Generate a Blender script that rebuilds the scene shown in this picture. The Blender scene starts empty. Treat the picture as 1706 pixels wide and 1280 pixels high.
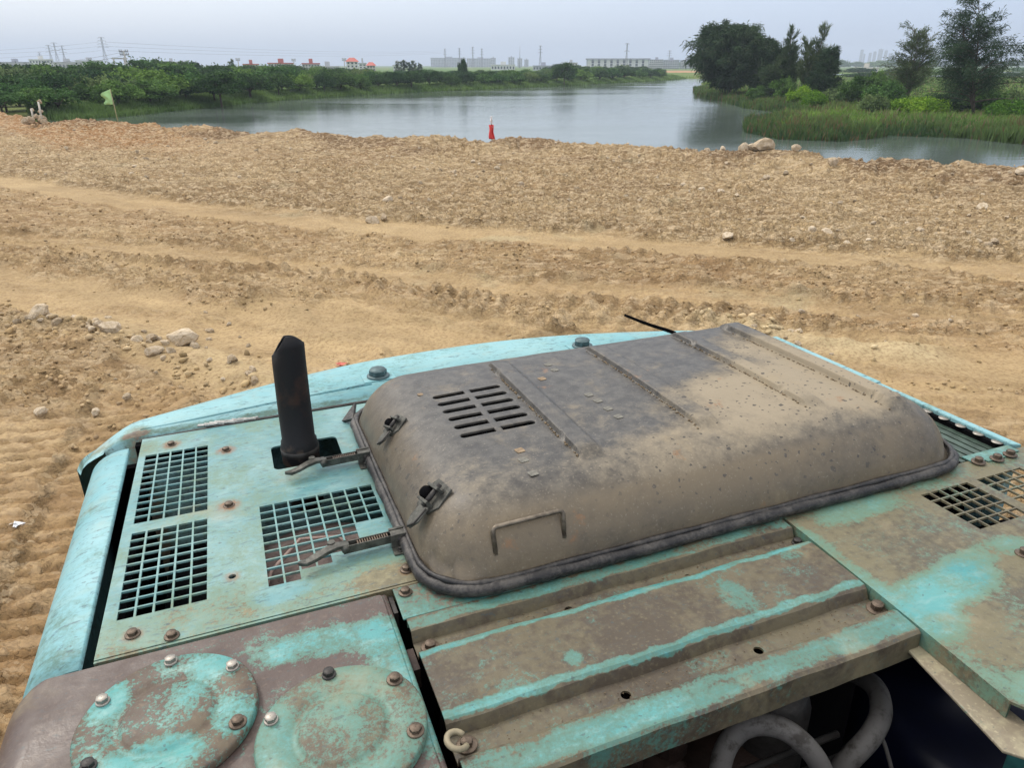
import bpy, bmesh, math, random
import numpy as np
from mathutils import Vector, Matrix
R = math.radians
SC = bpy.context.scene
COL = SC.collection
random.seed(7)
RNG = np.random.default_rng(7)

# ------------------------------------------------------------------ camera
FPX, HOR, CAMH = 1180.0, 108.0, 2.8          # focal length in photo pixels, horizon row, eye height over the earth
PITCH = math.atan((640 - HOR) / FPX)
FV, FH = FPX / math.cos(PITCH) ** 2, FPX / math.cos(PITCH)   # photo pixels per radian near the horizon, up and across
cd = bpy.data.cameras.new('camera'); cam = bpy.data.objects.new('camera', cd); COL.objects.link(cam)
cd.sensor_width = 36.0; cd.lens = 36.0 * FPX / 1706.0
cd.clip_start = 0.05; cd.clip_end = 12000
cam.location = (0, 0, CAMH); cam.rotation_euler = (R(90) - PITCH, 0, 0)
SC.camera = cam

# ------------------------------------------------------------------ sky, sun, exposure
SUN_EL, SUN_AZ = R(48), R(-50)               # azimuth from +Y, negative = to the left
SC.view_settings.view_transform = 'Standard'; SC.view_settings.look = 'None'
SC.view_settings.exposure = 0.0; SC.view_settings.gamma = 1.0
SC.view_settings.use_curve_mapping = False
SKYLEVEL = 0.77
w = bpy.data.worlds.new('World'); SC.world = w; w.use_nodes = True
nt = w.node_tree; nt.nodes.clear()
sky = nt.nodes.new('ShaderNodeTexSky'); sky.sky_type = 'NISHITA'; sky.sun_disc = False
sky.sun_elevation = SUN_EL; sky.sun_rotation = SUN_AZ; sky.dust_density = 4.0; sky.air_density = 1.2
bg1 = nt.nodes.new('ShaderNodeBackground'); bg1.inputs[1].default_value = 0.05
nt.links.new(sky.outputs[0], bg1.inputs[0])
# the overcast layer: a cloud deck, brighter overhead than at the horizon and brighter towards the sun
geo = nt.nodes.new('ShaderNodeTexCoord')
sep = nt.nodes.new('ShaderNodeSeparateXYZ'); nt.links.new(geo.outputs['Generated'], sep.inputs[0])
def wm(op, a, b=None, c=None):
    n = nt.nodes.new('ShaderNodeMath'); n.operation = op
    for i, x in enumerate((a, b, c)):
        if x is None: continue
        if isinstance(x, (int, float)): n.inputs[i].default_value = x
        else: nt.links.new(x, n.inputs[i])
    return n.outputs[0]
el = wm('MAXIMUM', sep.outputs[2], 0.0)
grad = wm('MULTIPLY_ADD', el, 1.55, 1.0)
dot = nt.nodes.new('ShaderNodeVectorMath'); dot.operation = 'DOT_PRODUCT'
nt.links.new(geo.outputs['Generated'], dot.inputs[0])
dot.inputs[1].default_value = (math.sin(SUN_AZ), math.cos(SUN_AZ), 0.25)
sunw = wm('MULTIPLY_ADD', dot.outputs['Value'], 0.20, 0.90)
mp_ = nt.nodes.new('ShaderNodeMapping'); mp_.inputs['Scale'].default_value = (1.0, 1.0, 5.0)
nt.links.new(geo.outputs['Generated'], mp_.inputs[0])
cn = nt.nodes.new('ShaderNodeTexNoise'); cn.inputs['Scale'].default_value = 2.2; cn.inputs['Detail'].default_value = 4
nt.links.new(mp_.outputs[0], cn.inputs['Vector'])
cl = wm('MULTIPLY_ADD', cn.outputs[0], 0.10, 0.95)
lev = wm('MULTIPLY', wm('MULTIPLY', grad, sunw), cl)
tint = nt.nodes.new('ShaderNodeMix'); tint.data_type = 'RGBA'
nt.links.new(wm('MULTIPLY_ADD', dot.outputs['Value'], 0.85, 0.02), tint.inputs[0])
tint.inputs[6].default_value = (0.60, 0.76, 1.06, 1); tint.inputs[7].default_value = (0.84, 0.93, 1.04, 1)
bg2 = nt.nodes.new('ShaderNodeBackground')
zen = nt.nodes.new('ShaderNodeMix'); zen.data_type = 'RGBA'; nt.links.new(wm('MULTIPLY_ADD', el, 1.9, -.15), zen.inputs[0]); zen.clamp_factor = True
nt.links.new(tint.outputs[2], zen.inputs[6]); zen.inputs[7].default_value = (1.0, .955, .90, 1)
nt.links.new(zen.outputs[2], bg2.inputs[0]); nt.links.new(wm('MULTIPLY', lev, SKYLEVEL), bg2.inputs[1])
addw = nt.nodes.new('ShaderNodeAddShader'); nt.links.new(bg1.outputs[0], addw.inputs[0]); nt.links.new(bg2.outputs[0], addw.inputs[1])
wo = nt.nodes.new('ShaderNodeOutputWorld'); nt.links.new(addw.outputs[0], wo.inputs[0])

sd = bpy.data.lights.new('sun', 'SUN'); sd.energy = 1.45; sd.angle = R(10); sd.color = (1.0, 0.95, 0.87)
sun = bpy.data.objects.new('sun', sd); COL.objects.link(sun)
sdir = Vector((math.sin(SUN_AZ) * math.cos(SUN_EL), math.cos(SUN_AZ) * math.cos(SUN_EL), math.sin(SUN_EL)))
sun.rotation_euler = sdir.to_track_quat('Z', 'Y').to_euler(); sun.location = (0, 0, 50)

# ------------------------------------------------------------------ helpers
CP, SP_ = math.cos(PITCH), math.sin(PITCH)
def ray(u, v):
    x, f, z = u - 853.0, FPX, 640.0 - v
    return np.array([x, f * CP + z * SP_, -f * SP_ + z * CP])
def gp(u, v, h=CAMH):
    """point of the photo on a level plane h below the eye (x, y)"""
    d = ray(u, v); t = -h / d[2]; return d[0] * t, d[1] * t
def at(u, D):
    """x, y of something seen in column u at distance D along the view"""
    d = ray(u, HOR); return d[0] / d[1] * D, D

def props(o, label=None, cat=None, group=None, kind=None):
    if label: o['label'] = label
    if cat: o['category'] = cat
    if group: o['group'] = group
    if kind: o['kind'] = kind
    return o
def empty(name, loc, label, cat, group=None, rz=0):
    o = bpy.data.objects.new(name, None); COL.objects.link(o); o.location = loc; o.rotation_euler = (0, 0, rz)
    o.empty_display_size = 0.3
    return props(o, label, cat, group)
def link(name, me, parent=None, mat=None, loc=None):
    o = bpy.data.objects.new(name, me); COL.objects.link(o)
    if parent: o.parent = parent
    if mat and not me.materials: me.materials.append(mat)
    if loc is not None: o.location = loc
    return o
def npmesh(name, V, F, mat=None, smooth=False):
    V = np.asarray(V, np.float32); F = np.asarray(F, np.int32)
    me = bpy.data.meshes.new(name); k = F.shape[1]
    me.vertices.add(len(V)); me.vertices.foreach_set('co', V.ravel())
    me.loops.add(F.size); me.loops.foreach_set('vertex_index', F.ravel())
    me.polygons.add(len(F)); me.polygons.foreach_set('loop_start', np.arange(0, F.size, k, dtype=np.int32))
    if smooth: me.polygons.foreach_set('use_smooth', np.ones(len(F), bool))
    me.update(calc_edges=True)
    if mat: me.materials.append(mat)
    return me
def setcol(me, name, C):
    a = me.attributes.new(name, 'FLOAT_COLOR', 'POINT')
    C = np.asarray(C, np.float32)
    if C.shape[1] == 3: C = np.concatenate([C, np.ones((len(C), 1), np.float32)], 1)
    a.data.foreach_set('color', C.ravel())
class MB:
    """collects primitives into one mesh"""
    def __init__(s): s.V = []; s.F = []; s.S = []
    def add(s, V, F, sm=False):
        b = len(s.V); s.V += [tuple(v) for v in V]; s.F += [tuple(i + b for i in f) for f in F]; s.S += [sm] * len(F); return s
    def box(s, x0, x1, y0, y1, z0, z1, M=None):
        V = [Vector(p) for p in ((x0, y0, z0), (x1, y0, z0), (x1, y1, z0), (x0, y1, z0), (x0, y0, z1), (x1, y0, z1), (x1, y1, z1), (x0, y1, z1))]
        if M: V = [M @ v for v in V]
        return s.add(V, [(3, 2, 1, 0), (4, 5, 6, 7), (0, 1, 5, 4), (1, 2, 6, 5), (2, 3, 7, 6), (3, 0, 4, 7)])
    def prism(s, P, z0, z1, M=None):
        n = len(P); V = [Vector((p[0], p[1], z0)) for p in P] + [Vector((p[0], p[1], z1)) for p in P]
        if M: V = [M @ v for v in V]
        F = [tuple(range(n - 1, -1, -1)), tuple(range(n, 2 * n))] + [(i, (i + 1) % n, (i + 1) % n + n, i + n) for i in range(n)]
        return s.add(V, F)
    def cyl(s, c, r, z0, z1, n=24, M=None, ph=0):
        return s.prism([(c[0] + r * math.cos(ph + 2 * math.pi * i / n), c[1] + r * math.sin(ph + 2 * math.pi * i / n)) for i in range(n)], z0, z1, M)
    def lathe(s, prof, c=(0, 0), n=32, M=None, sm=True):
        V = []; F = []
        for r, z in prof:
            for i in range(n):
                a = 2 * math.pi * i / n; v = Vector((c[0] + r * math.cos(a), c[1] + r * math.sin(a), z)); V.append(M @ v if M else v)
        for k in range(len(prof) - 1):
            for i in range(n):
                j = (i + 1) % n; F.append((k * n + i, k * n + j, (k + 1) * n + j, (k + 1) * n + i))
        return s.add(V, F, sm)
    def tube(s, pts, rad, n=8, caps=True, closed=False, sm=True):
        pts = [Vector(p) for p in pts]; m = len(pts); rad = rad if hasattr(rad, '__len__') else [rad] * m
        V = []; F = []; up = Vector((0, 0, 1))
        for k, p in enumerate(pts):
            if closed: t = (pts[(k + 1) % m] - pts[k - 1])
            else: t = pts[min(k + 1, m - 1)] - pts[max(k - 1, 0)]
            t.normalize()
            if k == 0:
                a = up if abs(t.z) < 0.9 else Vector((1, 0, 0)); x = t.cross(a).normalized()
            else:
                x = (x - t * x.dot(t)).normalized()
            y = t.cross(x)
            for i in range(n):
                g = 2 * math.pi * i / n; V.append(p + (x * math.cos(g) + y * math.sin(g)) * rad[k])
        for k in range(m if closed else m - 1):
            k2 = (k + 1) % m
            for i in range(n):
                j = (i + 1) % n; F.append((k * n + i, k * n + j, k2 * n + j, k2 * n + i))
        if caps and not closed: F += [tuple(range(n - 1, -1, -1)), tuple((m - 1) * n + i for i in range(n))]
        return s.add(V, F, sm)
    def mesh(s, name, mat=None):
        me = bpy.data.meshes.new(name); me.from_pydata(s.V, [], s.F); me.polygons.foreach_set('use_smooth', s.S)
        bm = bmesh.new(); bm.from_mesh(me); bmesh.ops.recalc_face_normals(bm, faces=bm.faces); bm.to_mesh(me); bm.free(); me.update()
        if mat: me.materials.append(mat)
        return me
    def obj(s, name, mat, parent=None, bevel=0, loc=None):
        o = link(name, s.mesh(name, mat), parent, loc=loc)
        if bevel:
            b = o.modifiers.new('bevel', 'BEVEL'); b.width = bevel; b.segments = 2; b.limit_method = 'ANGLE'; b.angle_limit = R(35)
        return o
def bake(o):
    dg = bpy.context.evaluated_depsgraph_get(); dg.update()
    me = bpy.data.meshes.new_from_object(o.evaluated_get(dg)); mats = list(o.data.materials)
    o.modifiers.clear(); o.data = me; me.materials.clear()
    for m in mats: me.materials.append(m)
def cut(o, mb):
    c = link('cutter', mb.mesh('cutter'), o.parent, loc=o.location); m = o.modifiers.new('cut', 'BOOLEAN'); m.object = c; m.operation = 'DIFFERENCE'; m.solver = 'EXACT'
    bake(o); bpy.data.objects.remove(c)
def rrect(x0, x1, y0, y1, r, n=6):
    P = []
    for cx, cy, a0 in ((x1 - r, y1 - r, 0), (x0 + r, y1 - r, 90), (x0 + r, y0 + r, 180), (x1 - r, y0 + r, 270)):
        for i in range(n + 1):
            a = R(a0 + 90 * i / n); P.append((cx + r * math.cos(a), cy + r * math.sin(a)))
    return P

# numpy noise
def h2(ix, iy, s):
    h = (ix.astype(np.int64) * 374761393 + iy.astype(np.int64) * 668265263 + s * 2147483647 * 31) & 0xFFFFFFFF
    h = ((h ^ (h >> 13)) * 1274126177) & 0xFFFFFFFF
    h = ((h ^ (h >> 16)) * 2246822519) & 0xFFFFFFFF
    return ((h ^ (h >> 15)) & 0xFFFFFF) / float(0xFFFFFF)
def vn(x, y, s=0):
    ix = np.floor(x); iy = np.floor(y); fx = x - ix; fy = y - iy
    fx = fx * fx * (3 - 2 * fx); fy = fy * fy * (3 - 2 * fy)
    a = h2(ix, iy, s); b = h2(ix + 1, iy, s); c = h2(ix, iy + 1, s); d = h2(ix + 1, iy + 1, s)
    return 2 * (a + (b - a) * fx + (c - a) * fy + (a - b - c + d) * fx * fy) - 1
def fbm(x, y, o=4, s=0, g=0.5):
    t = 0; a = 1; n = 0
    for i in range(o):
        t = t + a * vn(x, y, s + i * 17); n += a; a *= g; x = x * 2.03 + 11.3; y = y * 2.03 - 7.7
    return t / n
def clods(x, y, s=0, dens=0.6):
    """rounded to angular lumps, 0..1"""
    ix = np.floor(x); iy = np.floor(y); best = np.zeros_like(x)
    for dx in (-1, 0, 1):
        for dy in (-1, 0, 1):
            cx = ix + dx; cy = iy + dy
            px = cx + h2(cx, cy, s); py = cy + h2(cx, cy, s + 5); rr = h2(cx, cy, s + 9)
            k = (rr < dens); R0 = 0.28 + 0.5 * h2(cx, cy, s + 13) ** 2
            an = h2(cx, cy, s + 21) * 6.28; ca = np.cos(an); sa = np.sin(an)
            ux = (x - px) * ca + (y - py) * sa; uy = -(x - px) * sa + (y - py) * ca
            d = np.maximum(np.abs(ux) * 0.9 + np.abs(uy) * 0.35, np.abs(uy) * 1.2) / R0
            tilt = 1 + 0.35 * ux / R0
            v = np.where(k, np.clip((1 - d) * 2.4, 0, 1) * R0 * tilt, 0)
            best = np.maximum(best, v)
    return best
def dpoly(x, y, P):
    """distance to an open polyline"""
    d = np.full(x.shape, 1e9)
    for (ax, ay), (bx, by) in zip(P[:-1], P[1:]):
        vx, vy = bx - ax, by - ay; L = vx * vx + vy * vy
        t = np.clip(((x - ax) * vx + (y - ay) * vy) / L, 0, 1)
        d = np.minimum(d, np.hypot(x - ax - t * vx, y - ay - t * vy))
    return d
def inside(x, y, P):
    c = np.zeros(x.shape, bool); n = len(P)
    for i in range(n):
        ax, ay = P[i]; bx, by = P[(i + 1) % n]
        if ay == by: continue
        k = ((ay > y) != (by > y)) & (x < (bx - ax) * (y - ay) / (by - ay) + ax); c ^= k
    return c
def sm(a, b, x):
    t = np.clip((x - a) / (b - a), 0, 1); return t * t * (3 - 2 * t)

# shader helpers
class NT:
    def __init__(s, name, rough=0.6, metal=0.0, spec=0.5):
        s.m = bpy.data.materials.new(name); s.m.use_nodes = True; s.t = s.m.node_tree
        s.b = s.t.nodes['Principled BSDF']; s.b.inputs['Roughness'].default_value = rough
        s.b.inputs['Metallic'].default_value = metal; s.b.inputs['Specular IOR Level'].default_value = spec
        s.tc = s.t.nodes.new('ShaderNodeTexCoord')
    def n(s, ty): return s.t.nodes.new('ShaderNode' + ty)
    def l(s, a, b):
        if isinstance(a, (int, float)): b.default_value = a
        elif isinstance(a, tuple): b.default_value = a if len(a) == len(b.default_value) else a + (1,)
        else: s.t.links.new(a, b)
    def P(s, which='Object', scale=None, rot=None):
        o = s.tc.outputs[which]
        if scale or rot:
            m = s.n('Mapping'); s.l(o, m.inputs[0])
            if scale: m.inputs['Scale'].default_value = scale
            if rot: m.inputs['Rotation'].default_value = rot
            o = m.outputs[0]
        return o
    def noise(s, sc, det=5, ro=0.55, vec=None, dist=0, out=0):
        n = s.n('TexNoise'); s.l(vec or s.P(), n.inputs['Vector']); n.inputs['Scale'].default_value = sc
        n.inputs['Detail'].default_value = det; n.inputs['Roughness'].default_value = ro; n.inputs['Distortion'].default_value = dist
        return n.outputs[out]
    def vor(s, sc, vec=None, out='Distance', rnd=1):
        n = s.n('TexVoronoi'); s.l(vec or s.P(), n.inputs['Vector']); n.inputs['Scale'].default_value = sc; n.inputs['Randomness'].default_value = rnd
        return n.outputs[out]
    def math(s, op, a, b=None, c=None, clamp=False):
        n = s.n('Math'); n.operation = op; n.use_clamp = clamp
        for i, x in enumerate((a, b, c)):
            if x is not None: s.l(x, n.inputs[i])
        return n.outputs[0]
    def step(s, x, a, b, lo=0.0, hi=1.0):
        n = s.n('MapRange'); n.interpolation_type = 'SMOOTHSTEP'; s.l(x, n.inputs[0])
        n.inputs[1].default_value = a; n.inputs[2].default_value = b; n.inputs[3].default_value = lo; n.inputs[4].default_value = hi
        return n.outputs[0]
    def mix(s, f, a, b, mode='MIX'):
        n = s.n('Mix'); n.data_type = 'RGBA'; n.blend_type = mode; s.l(f, n.inputs[0]); s.l(a, n.inputs[6]); s.l(b, n.inputs[7]); return n.outputs[2]
    def attr(s, name, out='Color'):
        n = s.n('Attribute'); n.attribute_name = name; return n.outputs[out]
    def col(s, c): s.l(c, s.b.inputs['Base Color']); return s
    def rough(s, r): s.l(r, s.b.inputs['Roughness']); return s
    def bump(s, h, dist=0.01, st=1.0, prev=None):
        n = s.n('Bump'); n.inputs['Distance'].default_value = dist; n.inputs['Strength'].default_value = st; s.l(h, n.inputs['Height'])
        if prev: s.l(prev, n.inputs['Normal'])
        s.l(n.outputs[0], s.b.inputs['Normal']); return n.outputs[0]
    def blobs(s, base, L, vec=None):
        """adds soft elliptical terms (cx, cy, rx, ry, amp) in object x,y"""
        vec = vec or s.P(); acc = base
        for cx, cy, rx, ry, a in L:
            m = s.n('VectorMath'); m.operation = 'SUBTRACT'; s.l(vec, m.inputs[0]); m.inputs[1].default_value = (cx, cy, 0)
            k = s.n('VectorMath'); k.operation = 'MULTIPLY'; s.l(m.outputs[0], k.inputs[0]); k.inputs[1].default_value = (1 / rx, 1 / ry, 0)
            q = s.n('VectorMath'); q.operation = 'LENGTH'; s.l(k.outputs[0], q.inputs[0])
            acc = s.math('ADD', acc, s.step(q.outputs['Value'], 0.35, 1.0, a, 0.0))
        return acc
def simple(name, c, rough=0.6, metal=0, var=0.25, sc=8, bump=0, spec=0.4):
    s = NT(name, rough, metal, spec)
    n = s.noise(sc, 6, 0.6)
    s.col(s.mix(s.step(n, 0.3, 0.7), tuple(x * (1 - var) for x in c), tuple(min(1, x * (1 + var)) for x in c)))
    if bump: s.bump(s.noise(sc * 4, 5), bump)
    return s.m
# ------------------------------------------------------------------ earth, land and water
WZ = -1.6; WH = CAMH - WZ                    # water level and its depth under the eye
EDGE = [(-900, 150), (-300, 172), (0, 190), (55, 199), (75, 206), (200, 205), (330, 211), (420, 217), (480, 214), (560, 225), (700, 229), (830, 233), (900, 230), (960, 239),
        (1050, 242), (1130, 247), (1200, 250), (1290, 250), (1340, 260), (1450, 267), (1706, 274), (2100, 286), (3200, 310)]
BERM = 0.25
eaz, er = [], []
for u, v in EDGE:
    x, y = gp(u, v, CAMH - BERM); eaz.append(math.atan2(x, y)); er.append(math.hypot(x, y))
eaz = [-math.pi] + eaz + [math.pi]; er = [40] + er + [20]
def redge(az): return np.interp(az, eaz, er)
W = lambda L: [gp(u, v, WH) for u, v in L]
LSHORE = [(-160, 120), (-90, 75)] + W([(0, 206), (90, 201), (200, 194), (290, 184), (345, 179), (400, 173), (480, 166), (600, 158), (700, 153), (800, 149), (900, 144.5), (1000, 139.5), (1060, 136.5), (1105, 133.5), (1140, 131)])
RSHORE = W([(1175, 131.5), (1165, 140), (1158, 150), (1163, 160), (1209, 169), (1248, 181), (1335, 190), (1330, 193), (1262, 198), (1246, 210), (1251, 221), (1306, 232), (1404, 235), (1476, 226), (1606, 229), (1706, 240), (1950, 246)]) + [(60, 40), (130, 30)]
RIVER = LSHORE + RSHORE + [(130, -150), (-160, -150)]

S1 = [gp(*p) for p in [(-500, 245), (0, 302), (200, 330), (400, 352), (560, 372), (800, 392), (1000, 402), (1250, 422), (1500, 440), (1900, 462)]]
S2 = [gp(*p) for p in [(-300, 365), (100, 398), (300, 420), (600, 448), (800, 470), (1100, 488), (1400, 515), (1900, 550)]]
S3 = [gp(*p) for p in [(-300, 425), (0, 468), (150, 495), (300, 540), (450, 600), (520, 660)]]
S4 = [gp(*p) for p in [(420, 540), (600, 568), (900, 600), (1300, 600), (1500, 600), (1900, 640)]]
S5 = [gp(*p) for p in [(600, 500), (850, 540), (1050, 550), (1300, 565), (1500, 560), (1900, 590)]]
S6 = [gp(*p) for p in [(1250, 640), (1500, 660), (1706, 700), (1900, 720)]]
S7 = [gp(*p) for p in [(0, 540), (160, 545), (240, 575), (330, 590), (440, 640), (520, 690)]]
S9 = [gp(*p) for p in [(1170, 535), (1260, 548), (1330, 562), (1420, 580), (1530, 592)]]
S10 = [gp(*p) for p in [(0, 395), (250, 440), (450, 470), (700, 510), (1000, 560)]]
S8 = [gp(*p) for p in [(560, 520), (720, 545), (850, 580), (960, 600)]]
TD = np.array(S1[7]) - np.array(S1[2]); TD /= np.linalg.norm(TD)
# the machine's own axes: x along its tail, y away from the eye, z up
def nrm(a): return a / np.linalg.norm(a)
MY = nrm(ray(350, 150)); MX = ray(4200, 100); MX = nrm(MX - MX @ MY * MY); MZ = np.cross(MX, MY)
MH = 0.78

def land_height(x, y, r):
    d = np.minimum(dpoly(x, y, LSHORE), dpoly(x, y, RSHORE))
    ins = inside(x, y, RIVER)
    up = WZ + 0.5 * sm(0, 4, d) + 0.35 * sm(4, 60, d) + 0.12 * fbm(x * .15, y * .15, 3, 3)
    dn = WZ - 1.1 * sm(0, 3, d) - 0.15
    return np.where(ins, dn, up), ins, d

def ground_fields(x, y):
    r = np.hypot(x, y); az = np.arctan2(x, y); re = redge(az) + 0.45 * vn(az * 60, az * 0, 91) + 0.25 * vn(az * 190, az * 0, 92)
    dE = r - re
    near = dE < 5
    z = np.zeros_like(x); Cc = np.zeros(x.shape + (4,)); Cc[..., 3] = .5
    far = ~near
    # ---- far land
    zl, ins, d = land_height(x[dE > -1], y[dE > -1], None)
    zl_full = np.full(x.shape, -2.8); zl_full[dE > -1] = zl
    # ---- construction earth
    xn, yn = x[near], y[near]; rn = r[near]
    wx = xn + 0.25 * fbm(xn * .9, yn * .9, 2, 50); wy = yn + 0.25 * fbm(xn * .9, yn * .9, 2, 60)
    a = wx * TD[0] + wy * TD[1]; c = -wx * TD[1] + wy * TD[0]
    smooth = np.zeros_like(xn); trough = np.zeros_like(xn)
    for S, wd, st, dp in ((S1, .62, .95, .05), (S2, .36, .7, .04), (S3, .66, 1.0, .04), (S4, .68, 1.0, .03), (S5, .2, .7, .03), (S6, .45, .9, .02), (S8, .4, .9, .02), (S10, .16, .6, .035)):
        dd = dpoly(wx, wy, S) * (1 + 0.35 * vn(xn * 1.3, yn * 1.3, 71))
        k = sm(wd * 1.25, wd * .75, dd); smooth = np.maximum(smooth, k * st * (.62 + .38 * sm(-.45, .25, fbm(a * .55 + wd * 9, c * 4.5, 3, 73))))
        trough += -dp * k + dp * 1.9 * np.exp(-((dd - wd * 1.28) / (wd * .14 + .04)) ** 2) * (0.55 + 0.7 * vn(a * 2.5, c * 3, 77))
    zone = sm(14.5, 10.5, c + 0 * rn)                        # rutted strip nearer than the top track
    dS1 = dpoly(wx, wy, S1); S1y = np.interp(xn, [p[0] for p in S1], [p[1] for p in S1])
    below = sm(0.6, -0.4, yn - S1y)                          # 1 on the near side of the top track
    low = 0.10 * fbm(xn * .35, yn * .35, 3, 5)
    rut = below * (0.026 * fbm(a * .3, c * 4.2, 2, 21) + 0.034 * fbm(a * .45, c * 10, 3, 31, .6))
    cle = np.sin(a * 2 * np.pi / .24 + c * 2.5 + 2.0 * vn(a * .7, c * .7, 8)) * sm(.05, .35, vn(a * .35 + 4, c * 1.6, 41)) * below * 0.028
    # crawler prints beside the machine
    mx = xn * MX[0] + yn * MX[1]; my = xn * MY[0] + yn * MY[1]
    mxx = mx + .12 * vn(my * .6, mx * 0, 12)
    strip = sm(.46, .38, np.abs(mxx + 1.05)) + sm(.44, .36, np.abs(mxx + 2.0)) + sm(.44, .36, np.abs(mxx + 2.95)); strip *= sm(7.4, 6.2, my) * sm(-1, .2, vn(xn * 1.1, yn * 1.1, 14) + .8)
    pr = np.abs(((my + .045 * vn(xn * 2, yn * 2, 15) + .02 * vn(xn * 7, yn * 7, 16) + mx * .12) / .172) % 1 - .5) * 2
    prints = (sm(.12, .40, pr) - .5) * 0.046 * strip * sm(-.9, .1, fbm(xn * 1.7, yn * 1.7, 2, 19) + .3) * (0.84 + 0.16 * vn(xn * 3.1, yn * 3.1, 18))
    rough = (1 - smooth * .93) * (1 - .62 * np.clip(strip, 0, 1)) * (1 - .48 * below * sm(3.5, 6, rn))
    R0 = rough * (0.55 + 0.45 * sm(-.3, .4, fbm(xn * .5, yn * .5, 3, 81)))
    cl = 0.13 * clods(xn / .42, yn / .36, 3, .28) * R0 + 0.13 * clods(xn / .2, yn / .17, 4, .5) * R0 + 0.12 * clods(xn / .10, yn / .09, 5, .6) * R0 ** .8 + .075 * clods(xn / .05, yn / .045, 6, .55) * rough
    ridge = np.exp(-(dpoly(xn, yn, S7) / .3) ** 2) + np.exp(-(dpoly(xn, yn, S9) / .26) ** 2)
    berm = BERM * np.exp(-((dE[near] + .7) / 1.5) ** 2) * (1 + .5 * fbm(xn * .7, yn * .7, 3, 33)) + 0.12 * sm(-9, -3, dE[near]) * (fbm(xn * .8, yn * .8, 4, 35) + .2)
    fine = 0.022 * fbm(xn * 7, yn * 7, 4, 43, .6) * (0.25 + rough)
    drag = smooth * .008 * fbm(a * .8, c * 14, 3, 45)
    rut = rut * (1 - np.clip(strip, 0, 1)); cle = cle * (1 - np.clip(strip, 0, 1))
    zz = low * (1 - .4 * smooth) + trough + rut * (1 - smooth * .8) + cle * (1 - smooth) + prints + cl * 0.62 + ridge * .07 * (1 + fbm(xn * 3, yn * 3, 3, 47)) + berm + fine + drag
    zz = zz - 3.0 * sm(0, 4.2, dE[near] + .1) * 1.0
    kk = sm(3.0, 5.0, dE[near]); zz = zz * (1 - kk) + zl_full[near] * kk
    z[near] = zz; z[far] = zl_full[far]
    # ---- colours (soil tones, paler on lumps, darker between them and in the prints)
    tan = np.array([.415, .290, .162]); pale = np.array([.56, .415, .25]); brown = np.array([.28, .17, .088]); orange = np.array([.44, .215, .085])
    f1 = fbm(xn * .4, yn * .4, 4, 101)[:, None]; f2 = fbm(xn * 3, yn * 3, 4, 102)[:, None]
    Cn = tan + (pale - tan) * sm(-.2, .6, f1 + .4 * f2)
    Cn = Cn + (brown - Cn) * (sm(.0, .8, -f1 * .8 + f2 * .8) * .55 + .12 * (1 - smooth[:, None]))
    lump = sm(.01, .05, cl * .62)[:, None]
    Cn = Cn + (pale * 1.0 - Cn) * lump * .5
    smc = np.array([.375, .275, .160]) * (1 + .10 * fbm(a * .5, c * 9, 4, 117)[:, None]); Cn = Cn + (smc - Cn) * smooth[:, None] * .75
    br = (below * (1 - smooth) * sm(-.1, .3, fbm(a * .5, c * 5.0, 4, 105)))[:, None]; Cn = Cn + (brown - Cn) * br * .30
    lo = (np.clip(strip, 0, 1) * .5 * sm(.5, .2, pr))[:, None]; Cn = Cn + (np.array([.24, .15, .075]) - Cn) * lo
    azn = az[near]
    og = (sm(-.28, -.5, azn + .05 * f1[:, 0]) * sm(-14, -6, dE[near]) * sm(-.5, .3, f2[:, 0] + .3))[:, None]; Cn = Cn + (orange - Cn) * og * .8
    og2 = (sm(-.1, -.5, azn) * sm(7, 3, rn) * .15)[:, None]; Cn = Cn + (orange - Cn) * og2
    db = (sm(-5.5, -1.5, dE[near]) * sm(-.15, .35, fbm(xn * .6, yn * .6, 4, 107)) * .85)[:, None]; Cn = Cn + (np.array([.2, .12, .065]) - Cn) * db
    gr = (sm(.45, .7, fbm(xn * .8, yn * .8, 4, 109)) * .35)[:, None]; Cn = Cn + (np.array([.36, .34, .24]) - Cn) * gr
    rdg = (.7 * np.exp(-(dpoly(xn, yn, S9) / .3) ** 2) + .35 * np.exp(-(dpoly(xn, yn, S7) / .3) ** 2))[:, None]; Cn = Cn + (np.array([.52, .42, .27]) - Cn) * rdg
    wet = sm(.5, 3.5, dE[near])[:, None]; Cn = Cn * (1 - .45 * wet)
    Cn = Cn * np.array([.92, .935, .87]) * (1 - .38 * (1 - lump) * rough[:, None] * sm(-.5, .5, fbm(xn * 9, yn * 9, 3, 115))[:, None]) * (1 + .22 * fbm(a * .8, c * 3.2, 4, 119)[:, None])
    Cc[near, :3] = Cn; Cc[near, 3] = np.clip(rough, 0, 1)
    xf, yf = x[far], y[far]; g1 = fbm(xf * .05, yf * .05, 4, 111)[:, None]; g2 = fbm(xf * .4, yf * .4, 3, 112)[:, None]
    gr = np.array([.075, .15, .028]) + (np.array([.13, .16, .05]) - np.array([.075, .15, .028])) * sm(-.3, .5, g1 + .5 * g2)
    df = dpoly(xf, yf, RSHORE); gr = gr * (1 - .25 * sm(12, 2, df)[:, None])
    for (u, v, rx, ry) in ((1105, 119, 46, 40), (1168, 118, 30, 30)):
        ox, oy = gp(u, v, 3.4); k = sm(1.15, .85, np.hypot((xf - ox) / rx, (yf - oy) / ry) + .2 * g2[:, 0])[:, None]; gr = gr + (np.array([.42, .2, .1]) - gr) * k
    Cc[far, :3] = gr
    return z, Cc

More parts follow.
